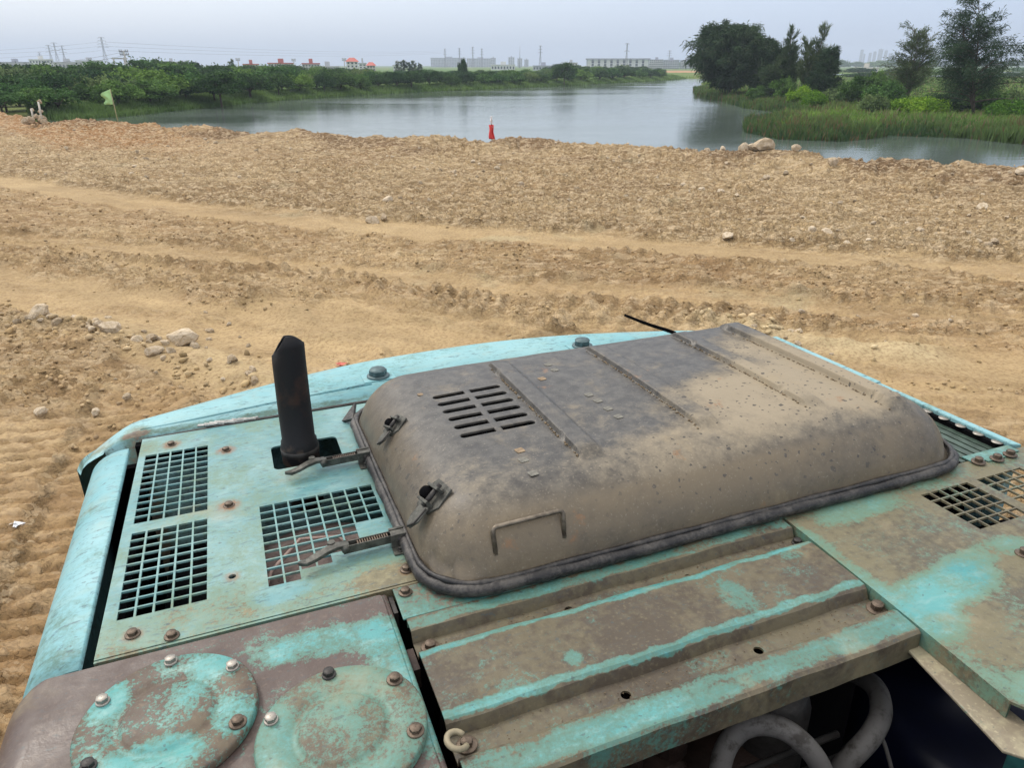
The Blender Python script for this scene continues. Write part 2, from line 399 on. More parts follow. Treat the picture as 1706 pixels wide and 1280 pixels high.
azf = np.concatenate([np.linspace(-180, -56, 40)[:-1], np.linspace(-56, 41, 1000), np.linspace(41, 180, 50)[1:-1]]) * math.pi / 180
rr = [0.4, 0.8, 1.2, 1.6]
while rr[-1] < 52: rr.append(rr[-1] * 1.0056)
while rr[-1] < 420: rr.append(rr[-1] * 1.03)
while rr[-1] < 3500: rr.append(rr[-1] * 1.15)
rr = np.array(rr); NA, NR = len(azf), len(rr)
A2, R2 = np.meshgrid(azf, rr)
GX = (R2 * np.sin(A2)).ravel(); GY = (R2 * np.cos(A2)).ravel()
GZ, GC = ground_fields(GX, GY)
# the earth drops a little under the machine so nothing pokes through
V = np.stack([GX, GY, GZ], 1); V = np.concatenate([V, [[0, 0, GZ[:NA].mean()]]])
GC = np.concatenate([GC, GC[:1]])
i = np.arange(NR - 1)[:, None] * NA; j = np.arange(NA)[None, :]; jn = (j + 1) % NA
F4 = np.stack([i + j, i + jn, i + NA + jn, i + NA + j], -1).reshape(-1, 4)[:, ::-1]
g = NT('earth_and_land', .92, 0, .15)
pos = g.P('Object')
ca = g.attr('ground_colour'); n1 = g.noise(26, 6, .65); n2 = g.noise(3.1, 5, .6); n3 = g.noise(120, 3, .6)
cc = g.mix(g.step(n1, .44, .62, 0, .55), ca, (.19, .125, .068), 'MIX')
sp = g.n('SeparateColor'); g.l(ca, sp.inputs[0]); isg = g.step(g.math('SUBTRACT', sp.outputs[1], sp.outputs[0]), 0.0, .01)
cc = g.mix(isg, cc, ca)
cc = g.mix(1.0, cc, g.mix(n2, (.82, .80, .78), (1.14, 1.15, 1.16)), 'MULTIPLY')
cc = g.mix(g.step(n3, .62, .75, 0, .35), cc, (.62, .5, .34))
cc = g.mix(isg, cc, g.mix(1.0, ca, g.mix(g.noise(1.3, 6, .7), (.6, .65, .5), (1.35, 1.3, 1.2)), 'MULTIPLY'))
g.col(cc)
gr_ = g.attr('ground_colour', 'Alpha')
wv_ = g.n('VectorMath'); wv_.operation = 'MULTIPLY_ADD'; g.l(g.noise(18, 4, .6, None, 0, 1), wv_.inputs[0]); wv_.inputs[1].default_value = (.07, .07, .07); g.l(g.P('Object', (.5, 1, 1), (0, 0, -math.atan2(TD[1], TD[0]))), wv_.inputs[2])
def chips(sc):
    d = g.n('TexVoronoi'); d.feature = 'DISTANCE_TO_EDGE'; g.l(wv_.outputs[0], d.inputs['Vector']); d.inputs['Scale'].default_value = sc
    c = g.n('TexVoronoi'); g.l(wv_.outputs[0], c.inputs['Vector']); c.inputs['Scale'].default_value = sc; q = g.n('SeparateColor'); g.l(c.outputs['Color'], q.inputs[0])
    e = g.step(d.outputs['Distance'], .0, .16); return g.math('MULTIPLY', e, g.math('MULTIPLY_ADD', q.outputs[0], .8, .2)), e, q.outputs[1]
h1, e1, r1 = chips(9.0); h2_, e2, r2 = chips(24.0)
b0 = g.bump(g.math('MULTIPLY', h1, gr_), .035, .8); b0 = g.bump(g.math('MULTIPLY', h2_, gr_), .020, .8, b0)
b0 = g.bump(g.math('MULTIPLY', g.noise(30, 9, .75), g.math('MULTIPLY_ADD', gr_, .85, .15)), .030, 1.0, b0)
cc2 = g.mix(g.math('MULTIPLY', g.math('MULTIPLY', g.step(e1, .5, .0), gr_), .15), cc, (.11, .068, .036))
cc2 = g.mix(g.math('MULTIPLY', g.math('MULTIPLY', g.step(e2, .5, .0), gr_), .15), cc2, (.14, .088, .045))
cc2 = g.mix(g.math('MULTIPLY', g.step(r1, .72, .80), g.math('MULTIPLY', gr_, .42)), cc2, (.66, .52, .34))
cc2 = g.mix(g.math('MULTIPLY', g.step(r2, .78, .84), g.math('MULTIPLY', gr_, .5)), cc2, (.68, .54, .36))
cc2 = g.mix(isg, cc2, cc); g.col(cc2)
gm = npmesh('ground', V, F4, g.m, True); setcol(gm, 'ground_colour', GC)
ground = link('ground', gm); props(ground, kind='structure')
# (centre fan)
gc = MB(); 
def gz(x, y):
    z, _ = ground_fields(np.array([float(x)]), np.array([float(y)])); return float(z[0])

wm_ = NT('river_water', .06, 0, .5)
wm_.b.inputs['IOR'].default_value = 1.33
wm_.col(wm_.mix(wm_.noise(.03, 3, .5), (.065, .09, .078), (.10, .125, .11)))
wb1 = wm_.noise(1.0, 3, .5, wm_.P('Object', (.55, 1.6, 1)))
wb2 = wm_.noise(1.0, 4, .55, wm_.P('Object', (2.2, 5.5, 1)))
wb = wm_.bump(wb1, .02, .6); wm_.bump(wb2, .006, 1.0, wb)
wm_.rough(wm_.step(wm_.noise(.045, 4, .6, wm_.P('Object', (.6, 1.5, 1))), .35, .65, .04, .16))
xs = np.linspace(-900, 900, 7); wv = [(-900, -300, WZ), (900, -300, WZ), (900, 900, WZ), (-900, 900, WZ)]
water = link('river_water', npmesh('river_water', wv, [(0, 1, 2, 3)], wm_.m)); props(water, kind='structure')
pm = NT('pond_water', .05); pm.col((.05, .07, .07)); pm.bump(pm.noise(2, 3), .02, .5)
for (u, v, rx, ry) in ((1390, 124.5, 22, 12), (1655, 127.5, 26, 14), (1640, 121, 50, 16)):
    x, y = gp(u, v, 3.45); mb = MB(); P = []
    for k in range(28):
        a_ = k / 28 * 2 * math.pi; q = 1 + .25 * math.sin(a_ * 3 + u) + .12 * math.sin(a_ * 7); P.append((rx * q * math.cos(a_), ry * q * math.sin(a_)))
    mb.add([(p[0], p[1], 0) for p in P], [tuple(range(28))])
    props(mb.obj('pond_water', pm.m, loc=(x, y, WZ + .85 + .35)), kind='structure')

hz = NT('air'); hz.t.nodes.remove(hz.b)
pv = hz.n('VolumePrincipled'); pv.inputs['Density'].default_value = 0.00042; pv.inputs['Color'].default_value = (.74, .85, 1.0, 1); pv.inputs['Anisotropy'].default_value = .0
hz.t.links.new(pv.outputs[0], hz.t.nodes['Material Output'].inputs['Volume'])
HZ = MB().box(-4600, 4600, -4600, 4600, -5.5, 95)
haze = HZ.obj('haze', hz.m); props(haze, kind='stuff')
# ------------------------------------------------------------------ far buildings, pylons, poles
def wall(name, c): return simple(name, c, .85, 0, .12, .25)
M_WHITE = wall('white_render', (.66, .66, .64)); M_CREAM = wall('cream_render', (.55, .52, .45)); M_GREY = wall('grey_concrete', (.46, .47, .49))
M_RED = wall('red_roof_tile', (.42, .11, .085)); M_LAV = wall('grey_roof', (.38, .39, .45)); M_GLASS = simple('dark_window_glass', (.06, .075, .09), .25)
M_STEEL = simple('galvanised_steel', (.22, .23, .25), .6, .3); M_CONC = simple('pole_concrete', (.42, .41, .39), .85)
M_DIRTW = wall('stained_render', (.46, .46, .44))
LANDZ = WZ + .85
def building(name, u, D, wpx, hpx, depth, wallm, roofm, floors, bays, label, cat, group=None, roof='flat', yaw=0, base=0, each=False, bandm=None):
    """facade wpx x hpx photo pixels at distance D; roof flat with parapet or hipped; windows real boxes set in the wall"""
    x, y = at(u, D); s = D / FH; wd = wpx * s; h = hpx * D / FV
    t = empty(name, (x, y, LANDZ + base), label, cat, group, -math.atan2(x, y) + yaw)
    MB().box(-wd / 2, wd / 2, 0, depth, -1, h).obj('wall', wallm, t)
    rf = MB()
    if roof == 'hip':
        e = .5; V = [(-wd / 2 - e, -e, h), (wd / 2 + e, -e, h), (wd / 2 + e, depth + e, h), (-wd / 2 - e, depth + e, h), (-wd * .22, depth / 2, h + wd * .16 + .8), (wd * .22, depth / 2, h + wd * .16 + .8)]
        rf.add(V, [(3, 2, 1, 0), (0, 1, 5, 4), (2, 3, 4, 5), (1, 2, 5), (3, 0, 4)])
    else:
        rf.box(-wd / 2 - .3, wd / 2 + .3, -.35, depth + .3, h + .01, h + .55)
        rf.box(-wd * .1, wd * .12, depth * .3, depth * .7, h + .56, h + 2.6)
    rf.obj('roof', roofm, t)
    if bandm:
        for f in range(1, floors): MB().box(-wd / 2 - .12, wd / 2 + .12, -.5, -.005, h * f / floors - .18, h * f / floors + .18).obj('balcony', bandm, t)
    ww = wd / bays; hh = h / floors; one = None; allm = MB()
    for f in range(floors):
        for b in range(bays):
            cx = -wd / 2 + (b + .5) * ww; cz = (f + .5) * hh
            if each:
                if one is None: one = MB().box(-ww * .22, ww * .22, -.06, .25, -hh * .27, hh * .27).mesh('window', M_GLASS)
                link('window', one, t, loc=(cx, 0, cz))
            else: allm.box(cx - ww * .26, cx + ww * .26, -.06, .25, cz - hh * .25, cz + hh * .25)
    if not each:
        o = allm.obj('window_rows', M_GLASS, t); o['kind'] = 'stuff'
    return t
# (1) white and red villa group, centre left
building('town_house', 587, 330, 19, 21, 9, M_WHITE, M_RED, 4, 3, 'white four storey house with red roof and dark windows above the trees', 'house', roof='hip', each=True)
building('town_house', 618, 340, 14, 14, 8, M_CREAM, M_RED, 3, 3, 'smaller cream house with red pyramid roof just right of the white red-roofed house', 'house', roof='hip', each=True)
building('town_house', 604, 380, 12, 15, 8, M_WHITE, M_GREY, 4, 2, 'plain white block squeezed between the two red-roofed houses', 'house')
building('long_house', 468, 420, 41, 14, 12, M_CREAM, M_RED, 3, 9, 'long low cream building with red roof strip left of centre', 'building', bandm=M_WHITE)
building('long_house', 418, 430, 24, 12, 12, M_CREAM, M_RED, 3, 5, 'short pinkish building left of the long red-roofed one', 'building')
building('long_house', 518, 400, 28, 14, 12, M_DIRTW, M_RED, 3, 6, 'grey cream block with thin red roof edge between poles', 'building')
building('long_house', 545, 380, 38, 9.5, 12, M_DIRTW, M_GREY, 2, 8, 'low dirty grey block beside the white red-roofed house', 'building')
building('low_shed', 662, 400, 14, 11, 9, M_WHITE, M_GREY, 2, 3, 'small white hut left of the dark casuarina clump', 'hut')
building('apartment_block', 286, 520, 24, 14, 12, M_DIRTW, M_GREY, 3, 6, 'weathered flat-roofed block over the hill behind the H-shaped pole', 'building')
building('apartment_block', 305, 560, 14, 10, 12, M_CREAM, M_GREY, 2, 4, 'low pale annex right of the weathered flat-roofed block', 'building')
building('apartment_block', 70, 520, 34, 18, 12, M_WHITE, M_WHITE, 3, 8, 'white three storey building with rows of dark windows at far left', 'building')
building('low_shed', 26, 560, 44, 13, 10, M_DIRTW, M_LAV, 1, 9, 'long low grey-white shed at the left edge skyline', 'shed')
building('low_shed', 112, 560, 46, 13, 10, M_DIRTW, M_GREY, 1, 9, 'low stained shed right of the white three storey building', 'shed')
building('low_shed', 150, 600, 40, 15, 10, M_WHITE, M_GREY, 2, 8, 'pale warehouse seen just behind the left hill trees', 'shed')
building('low_shed', 20, 200, 13, 1.5, 5, M_WHITE, M_WHITE, 1, 3, 'tiny white hut roof among the trees at the far left', 'hut', base=-.2)
# (2) hazy blocks, centre
for (u, wd, h, lab) in ((747, 58, 19, 'wide hazy slab block under the four close pylons'), (800, 44, 18, 'hazy apartment row right of the wide slab block'), (822, 8, 19, 'narrow hazy tower block at the end of the apartment row'), (852, 10, 20, 'pair-like hazy tower left of the thin mast'),
                        (866, 8, 18, 'hazy tower just left of the thin mast'), (877, 7, 16, 'small hazy tower right of the thin mast')):
    building('tower_block', u, 1500, wd, h - 4, 20, M_GREY, M_LAV, 6, max(3, int(wd / 2.6)), lab, 'building')
building('low_shed', 838, 600, 40, 8, 10, M_WHITE, M_WHITE, 1, 8, 'white low works shed beneath the hazy towers', 'shed')
building('low_shed', 905, 560, 34, 7, 10, M_GREY, M_LAV, 1, 7, 'dark grey low shed right of the thin mast', 'shed')
building('apartment_block', 951, 640, 22, 11, 12, M_CREAM, M_GREY, 3, 5, 'pale three storey block behind a tree left of the gabled block', 'building')
# (3) long gabled block
x, y = at(1029, 780); s = 780 / FH
t = empty('gabled_block', (x, y, LANDZ), 'long grey block with a row of white gable fronts and flat grey roof', 'building', None, -math.atan2(x, y))
L_ = 104 * s; H_ = 15.5 * 780 / FV
MB().box(-L_ / 2, L_ / 2, 2.0, 16, -1, H_).obj('wall', M_GREY, t)
MB().box(-L_ / 2 - .8, L_ / 2 + .8, -1.2, 16.5, H_ + .01, H_ + 1.2).obj('roof', M_LAV, t)
bay = MB().box(-1.9, 1.9, 0, 1.99, -1, H_ - .02).mesh('gable_front', M_WHITE)
for k in range(10): link('gable_front', bay, t, loc=(-L_ / 2 + 3.2 + k * (L_ - 6.4) / 9, 0, 0))
wn = MB()
for k in range(9):
    for f in range(4):
        cx = -L_ / 2 + 3.2 + (k + .5) * (L_ - 6.4) / 9; wn.box(cx - 1.2, cx + 1.2, 1.9, 2.3, f * 2.5 + .5, f * 2.5 + 2.0)
wn.obj('window_rows', M_GLASS, t)['kind'] = 'stuff'
for k, (u, wd) in enumerate(((1093, 22), (1118, 26), (1142, 18), (1164, 26))):
    building('apartment_block', u, 800, wd, 14.8 - .6 * k, 14, (M_DIRTW, M_GREY, M_DIRTW, M_CREAM)[k], M_LAV, 5, 7,
             'grey five storey flats, %s from the gabled block towards the big tree' % ('first', 'second', 'third', 'last')[k], 'building', 'flats right of the gabled block', bandm=M_WHITE)
# (4) towers far right
for (u, wd, h) in ((1432, 5, 27), (1437, 3, 20), (1446.5, 4.5, 22), (1454, 5, 24), (1463, 7, 28), (1472, 5, 26), (1479, 3.5, 21)):
    building('tower_block', u, 2500, wd, h, 22, M_GREY, M_LAV, 12, 4, {1432: 'tall hazy tower, leftmost of the distant cluster at right', 1437: 'short hazy tower tucked against the leftmost tower', 1446.5: 'hazy tower second gap from the left of the cluster', 1454: 'hazy tower left of the tallest pair',
             1463: 'widest and tallest tower of the distant cluster', 1472: 'tall tower touching the widest one on its right', 1479: 'short tower at the right end of the distant cluster'}[u], 'building')
building('warehouse', 1444, 420, 38, 6, 22, M_CREAM, wall('pale_shed_roof', (.5, .48, .42)), 1, 6, 'long low cream warehouse across the green fields', 'warehouse')

def bar(mb, a, b, r): mb.tube([a, b], r, 4, caps=False, sm=False)
def lattice(u, D, top, label, group=None, arms=3, narrow=False, cat='pylon'):
    x, y = at(u, D); Ht = (108 - top) / FV * D + CAMH - LANDZ
    t = empty('lattice_pylon', (x, y, LANDZ), label, cat, group, -math.atan2(x, y) + .25)
    r = .00012 * D; B = Ht * (.07 if narrow else .12); T = Ht * .018
    mb = MB(); n = 9
    wdt = lambda f: B + (T - B) * min(1, f / .62) ** .8 if f < .62 else T
    for k in range(n):
        f0, f1 = k / n, (k + 1) / n; a, b = wdt(f0), wdt(f1)
        c0 = [(-a, -a), (a, -a), (a, a), (-a, a)]; c1 = [(-b, -b), (b, -b), (b, b), (-b, b)]
        for q in range(4):
            p, pn = c0[q], c0[(q + 1) % 4]; s_, sn = c1[q], c1[(q + 1) % 4]
            bar(mb, (*p, f0 * Ht), (*s_, f1 * Ht), r)
            if q in (0, 2): bar(mb, (*p, f0 * Ht), (*sn, f1 * Ht), r * .7); bar(mb, (*pn, f0 * Ht), (*s_, f1 * Ht), r * .7)
            bar(mb, (*s_, f1 * Ht), (*sn, f1 * Ht), r * .7)
    mb.obj('tower_frame', M_STEEL, t)
    for k in range(arms):
        z = Ht * (.70 + .28 * k / max(1, arms - 1)); L = Ht * (.17 - .025 * k) * (.6 if narrow else 1); am = MB()
        for sg in (-1, 1):
            bar(am, (sg * T, 0, z), (sg * L, 0, z), r); bar(am, (sg * T, 0, z + Ht * .03), (sg * L, 0, z), r * .8)
            bar(am, (sg * L, 0, z), (sg * L, 0, z - Ht * .03), r * .9)
        am.obj('cross_arm', M_STEEL, t)
    return (x, y, Ht)
lattice(178, 560, 62, 'tallest steel lattice pylon, over the left hill', arms=4)
lattice(98, 900, 71, 'faint pylon with three arms left of the tallest one', 'faint pylons')
lattice(88, 950, 75, 'faint shorter pylon, left neighbour of the three-armed one', 'faint pylons')
lattice(110, 1000, 76, 'faint pylon right beside the pair at far left', 'faint pylons')
lattice(70, 1100, 87, 'lowest faint pylon behind the white building', 'faint pylons')
for u, tp, k in ((742, 81, 'leftmost'), (766, 80, 'second from left'), (788, 78, 'third from left'), (803, 81, 'rightmost')):
    lattice(u, 1250, tp, k + ' of the four close hazy pylons above the slab block', 'four close pylons', 3, True)
lattice(900, 900, 76, 'lone hazy pylon between the masts and the gabled block', arms=3, narrow=True)
lattice(1043, 700, 72, 'dark lattice mast rising behind the gabled block', arms=2, narrow=True)
lattice(1114, 1500, 84, 'faint pylon above the grey flats', arms=3)
x, y = at(866, 900); t = MB(); t.tube([(0, 0, 0), (0, 0, 24)], [.5, .12], 6)
props(t.obj('mast', M_STEEL, loc=(x, y, LANDZ)), 'thin plain mast among the hazy towers', 'mast')
def upole(u, D, top, lean, label, arms=2, base=0, h=None):
    x, y = at(u, D); Ht = (108 - top) / FV * D + CAMH - LANDZ
    t = empty('utility_pole', (x, y, LANDZ), label, 'pole', None, -math.atan2(x, y))
    MB().tube([(0, 0, -.5), (lean * Ht, 0, Ht)], [.24, .14], 7).obj('pole', M_CONC, t)
    for k in range(arms):
        z = Ht * (.97 - .09 * k); a = MB().box(lean * z - .8, lean * z + .8, -.08, .08, z - .1, z + .08)
        a.obj('cross_arm', M_STEEL, t)
        for sg in (-.7, -.35, .35, .7): MB().cyl((lean * z + sg, 0), .1, z + .085, z + .36, 6).obj('insulator', M_GREY, t)
upole(216, 150, 84, -.10, 'leaning concrete pole with two crossarms over the left trees')
upole(398, 300, 97, -.02, 'pole beside the dark narrow tree left of the red roofs')
upole(490, 320, 98, 0, 'pole rising at the right end of the long red-roofed building')
upole(574, 300, 97, 0, 'pole just left of the white red-roofed house')
upole(297, 200, 108, -.02, 'short pale pole in front of the left hill trees', 1)
upole(107, 180, 112, -.03, 'pale slanting pole among the trees at far left', 0)
# H frame
x, y = at(200, 150); t = empty('h_frame_pole', (x, y, LANDZ), 'H-shaped concrete pole frame beside the leaning pole', 'pole', None, -math.atan2(x, y))
for xx in (-.9, .9): MB().tube([(xx * 1.1, 0, -.5), (xx, 0, 4.9)], .15, 7).obj('pole', M_CONC, t)
MB().box(-1.3, 1.5, -.1, .1, 4.6, 4.8).obj('cross_arm', M_CONC, t); MB().box(-1.0, 1.0, -.08, .08, 2.6, 2.75).obj('cross_arm', M_CONC, t)
def cable(u0, v0, D0, u1, v1, D1, label, r=.035, sag=1.2):
    a = Vector((*at(u0, D0), CAMH + (108 - v0) / FV * D0)); b = Vector((*at(u1, D1), CAMH + (108 - v1) / FV * D1)); P = []
    for k in range(25):
        q = k / 24; p = a.lerp(b, q); p.z -= sag * 4 * q * (1 - q); P.append(p)
    props(MB().tube(P, r, 4, caps=False).obj('power_cable', M_STEEL), label, 'cable', 'power lines over the left bank')
for k, (v0, v1) in enumerate(((80, 74), (84, 81), (91, 88))):
    cable(-260, v0 + 6, 420, 173, v1 - 4, 560, 'thin power line, %s of three strung from the tallest pylon to the left' % ('top', 'middle', 'lowest')[k], .05, 2.5)
    cable(183, v1 - 4, 560, 742, 84 + 2 * k, 1250, 'thin power line, %s of three strung right from the tallest pylon' % ('top', 'middle', 'lowest')[k], .07, 4)
for k, (v0, v1) in enumerate(((120, 86), (124, 92))):
    cable(-200, v0, 120, 213, v1, 150, 'low distribution cable left of the leaning pole, %s one' % ('upper', 'lower')[k], .02, 1)

# ------------------------------------------------------------------ vegetation
def leafmat(name, a, b, c=None):
    s = NT(name, .75, 0, .08)
    oi = s.n('ObjectInfo'); at_ = s.attr('leaf_tone')
    sp = s.n('SeparateColor'); s.l(at_, sp.inputs[0])
    base = s.mix(sp.outputs[0], a, b)
    base = s.mix(s.step(sp.outputs[1], .82, 1.0, 0, .6), base, c or tuple(x * 1.6 for x in b))
    base = s.mix(1.0, base, s.mix(oi.outputs['Random'], (.60, .74, .78), (1.55, 1.38, 1.0)), 'MULTIPLY')
    s.col(base)
    s.b.inputs['Subsurface Weight'].default_value = 0.0
    tr = s.n('BsdfTranslucent'); s.l(base, tr.inputs[0]); mx = s.n('MixShader'); mx.inputs[0].default_value = .22
    s.t.links.new(s.b.outputs[0], mx.inputs[1]); s.t.links.new(tr.outputs[0], mx.inputs[2]); s.t.links.new(mx.outputs[0], s.t.nodes['Material Output'].inputs[0])
    return s.m
L_DARK = leafmat('dark_leaves', (.017, .046, .018), (.056, .115, .038)); L_MID = leafmat('mid_leaves', (.045, .10, .026), (.115, .21, .058))
L_BRIGHT = leafmat('bright_leaves', (.065, .15, .018), (.16, .30, .035), (.24, .34, .06)); L_GREY = leafmat('grey_green_leaves', (.05, .09, .045), (.12, .18, .085))
L_CAS = leafmat('needle_foliage', (.031, .062, .031), (.092, .134, .066), (.15, .15, .08)); BARK = simple('bark', (.10, .075, .055), .95, 0, .35, 3, .03)
def tones(n, k, seed):
    r = np.random.default_rng(seed); c = np.zeros((n, 3)); c[:, 0] = np.repeat(r.random(n // k), k); c[:, 1] = np.repeat(r.random(n // k), k); return c
def crown_mesh(name, n, seed, mat, rx=1, rz=.8, clumps=26, leaf=.055, z0=.15):
    """unit-size crown (radius 1): leaf triangles on the shells of many clumps, irregular outline"""
    r = np.random.default_rng(seed); C = []
    for k in range(clumps):
        th = r.random() * 6.283; q = r.random() ** .5; ph = r.random()
        C.append((q * math.cos(th) * .78, q * math.sin(th) * .78, z0 + rz * (.15 + .95 * ph * (1 - .55 * q * q)), .20 + .22 * r.random()))
    C = np.array(C); m = n // 2; ci = r.integers(0, clumps, m)
    d = r.normal(size=(m, 3)); d /= np.linalg.norm(d, axis=1)[:, None]; d[:, 2] = np.abs(d[:, 2]) * .9 - .15 * r.random(m)
    p = C[ci, :3] + d * C[ci, 3:4] * (.55 + .55 * r.random((m, 1))); p[:, 2] = np.maximum(p[:, 2], .02)
    p[r.random(m) < .06] *= 1.12
    u = r.normal(size=(m, 3)); u /= np.linalg.norm(u, axis=1)[:, None]; nn = d + .7 * r.normal(size=(m, 3)); v = np.cross(nn, u); v /= np.linalg.norm(v, axis=1)[:, None]; u = np.cross(v, nn); u /= np.linalg.norm(u, axis=1)[:, None]
    s = leaf * (.6 + .9 * r.random((m, 1)))
    V = np.stack([p - u * s, p + v * s * .55, p + u * s, p - v * s * .55], 1).reshape(-1, 3)
    V = V / np.array([np.percentile(np.abs(V[:, :2]), 97), np.percentile(np.abs(V[:, :2]), 97), np.percentile(V[:, 2], 99)])
    me = npmesh(name, V, np.arange(m * 4).reshape(-1, 4), mat)
    t = np.zeros((m, 3)); t[:, 0] = np.clip(.45 * r.random(m) + .75 * (r.random(clumps)[ci]) - .15, 0, 1); t[:, 1] = r.random(m)
    setcol(me, 'leaf_tone', np.repeat(t, 4, 0)); return me
CROWNS = [crown_mesh('crown', 10000, 1, L_DARK, clumps=34, leaf=.048), crown_mesh('crown', 10000, 2, L_MID, clumps=40, rz=.7, leaf=.048), crown_mesh('crown', 9000, 3, L_MID, clumps=22, rz=1.0, leaf=.05), crown_mesh('crown', 10000, 4, L_DARK, clumps=26, rz=.6, leaf=.048), crown_mesh('crown', 10000, 5, L_GREY, clumps=34, rz=.6, leaf=.045)]
BRIGHT = crown_mesh('crown', 10000, 6, L_BRIGHT, clumps=44, rz=.55, leaf=.045)
TRK = MB(); TRK.tube([(0, 0, -.3), (.03, 0, .5), (-.02, .03, 1.0)], [.075, .05, .03], 6)
for a_ in (0, 1.3, 2.4, 3.6, 5): TRK.tube([(0, 0, .25), (.3 * math.cos(a_), .3 * math.sin(a_), .6), (.55 * math.cos(a_), .55 * math.sin(a_), .8)], [.035, .02, .01], 5)
TRKM = TRK.mesh('trunk', BARK)
def tree(name, x, y, z, rad, h, cm, label, cat, group=None, lean=0):
    t = empty(name, (x, y, z), label, cat, group, random.random() * 6.28)
    c = link('crown', cm, t); c.scale = (rad, rad, h / 1.0); k = link('trunk', TRKM, t); k.scale = (rad * .8, rad * .8, h * .8); return t
VT = ([-300, 0, 60, 100, 140, 200, 230, 290, 330, 380, 430, 500, 540, 600, 640, 700, 780, 870, 900, 925, 960, 1010, 1060, 1085, 1110],
      [114, 112, 110, 108, 105, 103, 103, 104, 106, 114, 111, 109, 112, 117, 123, 119, 120, 119, 119, 109, 109, 112, 110, 114, 118])
LS = LSHORE
def shoreD(u):
    """distance to the left shore along photo column u"""
    us = [0, 90, 200, 290, 345, 400, 480, 600, 700, 800, 900, 1000, 1060, 1105]; vs = [206, 201, 194, 184, 179, 173, 166, 158, 153, 149, 144.5, 139.5, 136.5, 133.5]
    return gp(0, float(np.interp(u, us, vs)), WH)[1]
marks = [(-400, 30, 'at the far left edge'), (30, 120, 'under the white building'), (120, 165, 'left of the green flag'), (165, 240, 'behind the green flag'), (240, 330, 'before the river bend'),
         (330, 420, 'at the river bend'), (420, 520, 'under the long red roof'), (520, 640, 'under the red-roofed house'), (640, 720, 'by the dark casuarina clump'), (720, 830, 'under four close pylons'),
         (830, 930, 'under the lone hazy pylon'), (930, 1010, 'left of the gabled block'), (1010, 1120, 'below the gabled block')]
rows = [('front row', .02, .9), ('second row', .10, .78), ('middle row', .24, .55), ('back row', .48, .25), ('skyline row', .85, 0.0)]
nt_ = 0; pend = []
for rn_, fr, lowf in rows:
    u = -150.0
    while u < 1108:
        Ds = shoreD(u); D = Ds * (1 + fr) + 1.6 + random.uniform(-1, 1.2)
        if fr < .05 and 120 < u < 345: D += 2.2
        vt = float(np.interp(u, VT[0], VT[1])) - (3.5 if u < 720 else 1.5); base_v = 108 + (CAMH - LANDZ) / D * FV
        vfront = base_v - random.uniform(24, 36) * min(1.0, 110 / D) * (1.3 if u < 450 else 1.0)
        v = vt + (vfront - vt) * lowf + random.uniform(-1.5, 3.0)
        h = (CAMH - LANDZ) - (v - 108) / FV * D
        h = max(1.5, min(h, 9)); rad = random.uniform(.62, 1.0) * h * (1.1 if lowf < .6 else .95) + .3
        du = rad * 1.55 / D * FH
        x, y = at(u + random.uniform(-3, 3), D)
        where = next((m for a_, b_, m in marks if a_ <= u < b_), 'on the far left bank')
        bushy = h < 3.2
        t_ = tree('bush' if bushy else 'broadleaf_tree', x, y, LANDZ - .15, rad, h, CROWNS[random.choices(range(5), (4, 4, 2, 3, 1.2))[0]],
             '', 'bush' if bushy else 'tree', 'trees and bushes of the left bank')
        pend.append((u, rn_, where, ('low' if bushy else 'taller'), 'bush' if bushy else 'tree', t_))
        u += max(9, du * random.uniform(.8, 1.15)); nt_ += 1
ORD = ['first', 'second', 'third', 'fourth', 'fifth', 'sixth', 'seventh', 'eighth', 'ninth', 'tenth', 'eleventh', 'twelfth', 'thirteenth', 'fourteenth', 'fifteenth']
cnt = {}
for u_, rn_, where, sz_, ct_, t_ in sorted(pend, key=lambda q: q[0]):
    k = cnt.get((rn_, where, sz_), 0); cnt[(rn_, where, sz_)] = k + 1
    t_['label'] = '%s %s, %s, %s, %s from left' % (sz_, ct_, rn_, where, ORD[min(k, 14)])
# distinct trees of the left bank
def dtree(u, vb, vt, wpx, cm, label, name='broadleaf_tree', lz=LANDZ):
    x, y = gp(u, vb, CAMH - lz); D = y; h = (vb - vt) / FV * D
    return tree(name, x, y, lz - .1, wpx / 2 / FH * D, h, cm, label, 'tree')
dtree(368, 166, 118, 72, CROWNS[0], 'large dark overhanging tree at the water by the river bend')
dtree(470, 152, 110, 70, CROWNS[2], 'big round green tree below the long red-roofed building')
dtree(205, 163, 124, 84, CROWNS[3], 'dark spreading tree behind the green flag')
dtree(520, 150, 124, 36, CROWNS[4], 'pale bushy tree right of the big round green tree')
dtree(772, 137, 98, 16, CROWNS[0], 'dark tree standing above its neighbours near the hazy slab block')
dtree(940, 136, 104, 34, CROWNS[0], 'round dark tree left of the gabled block')

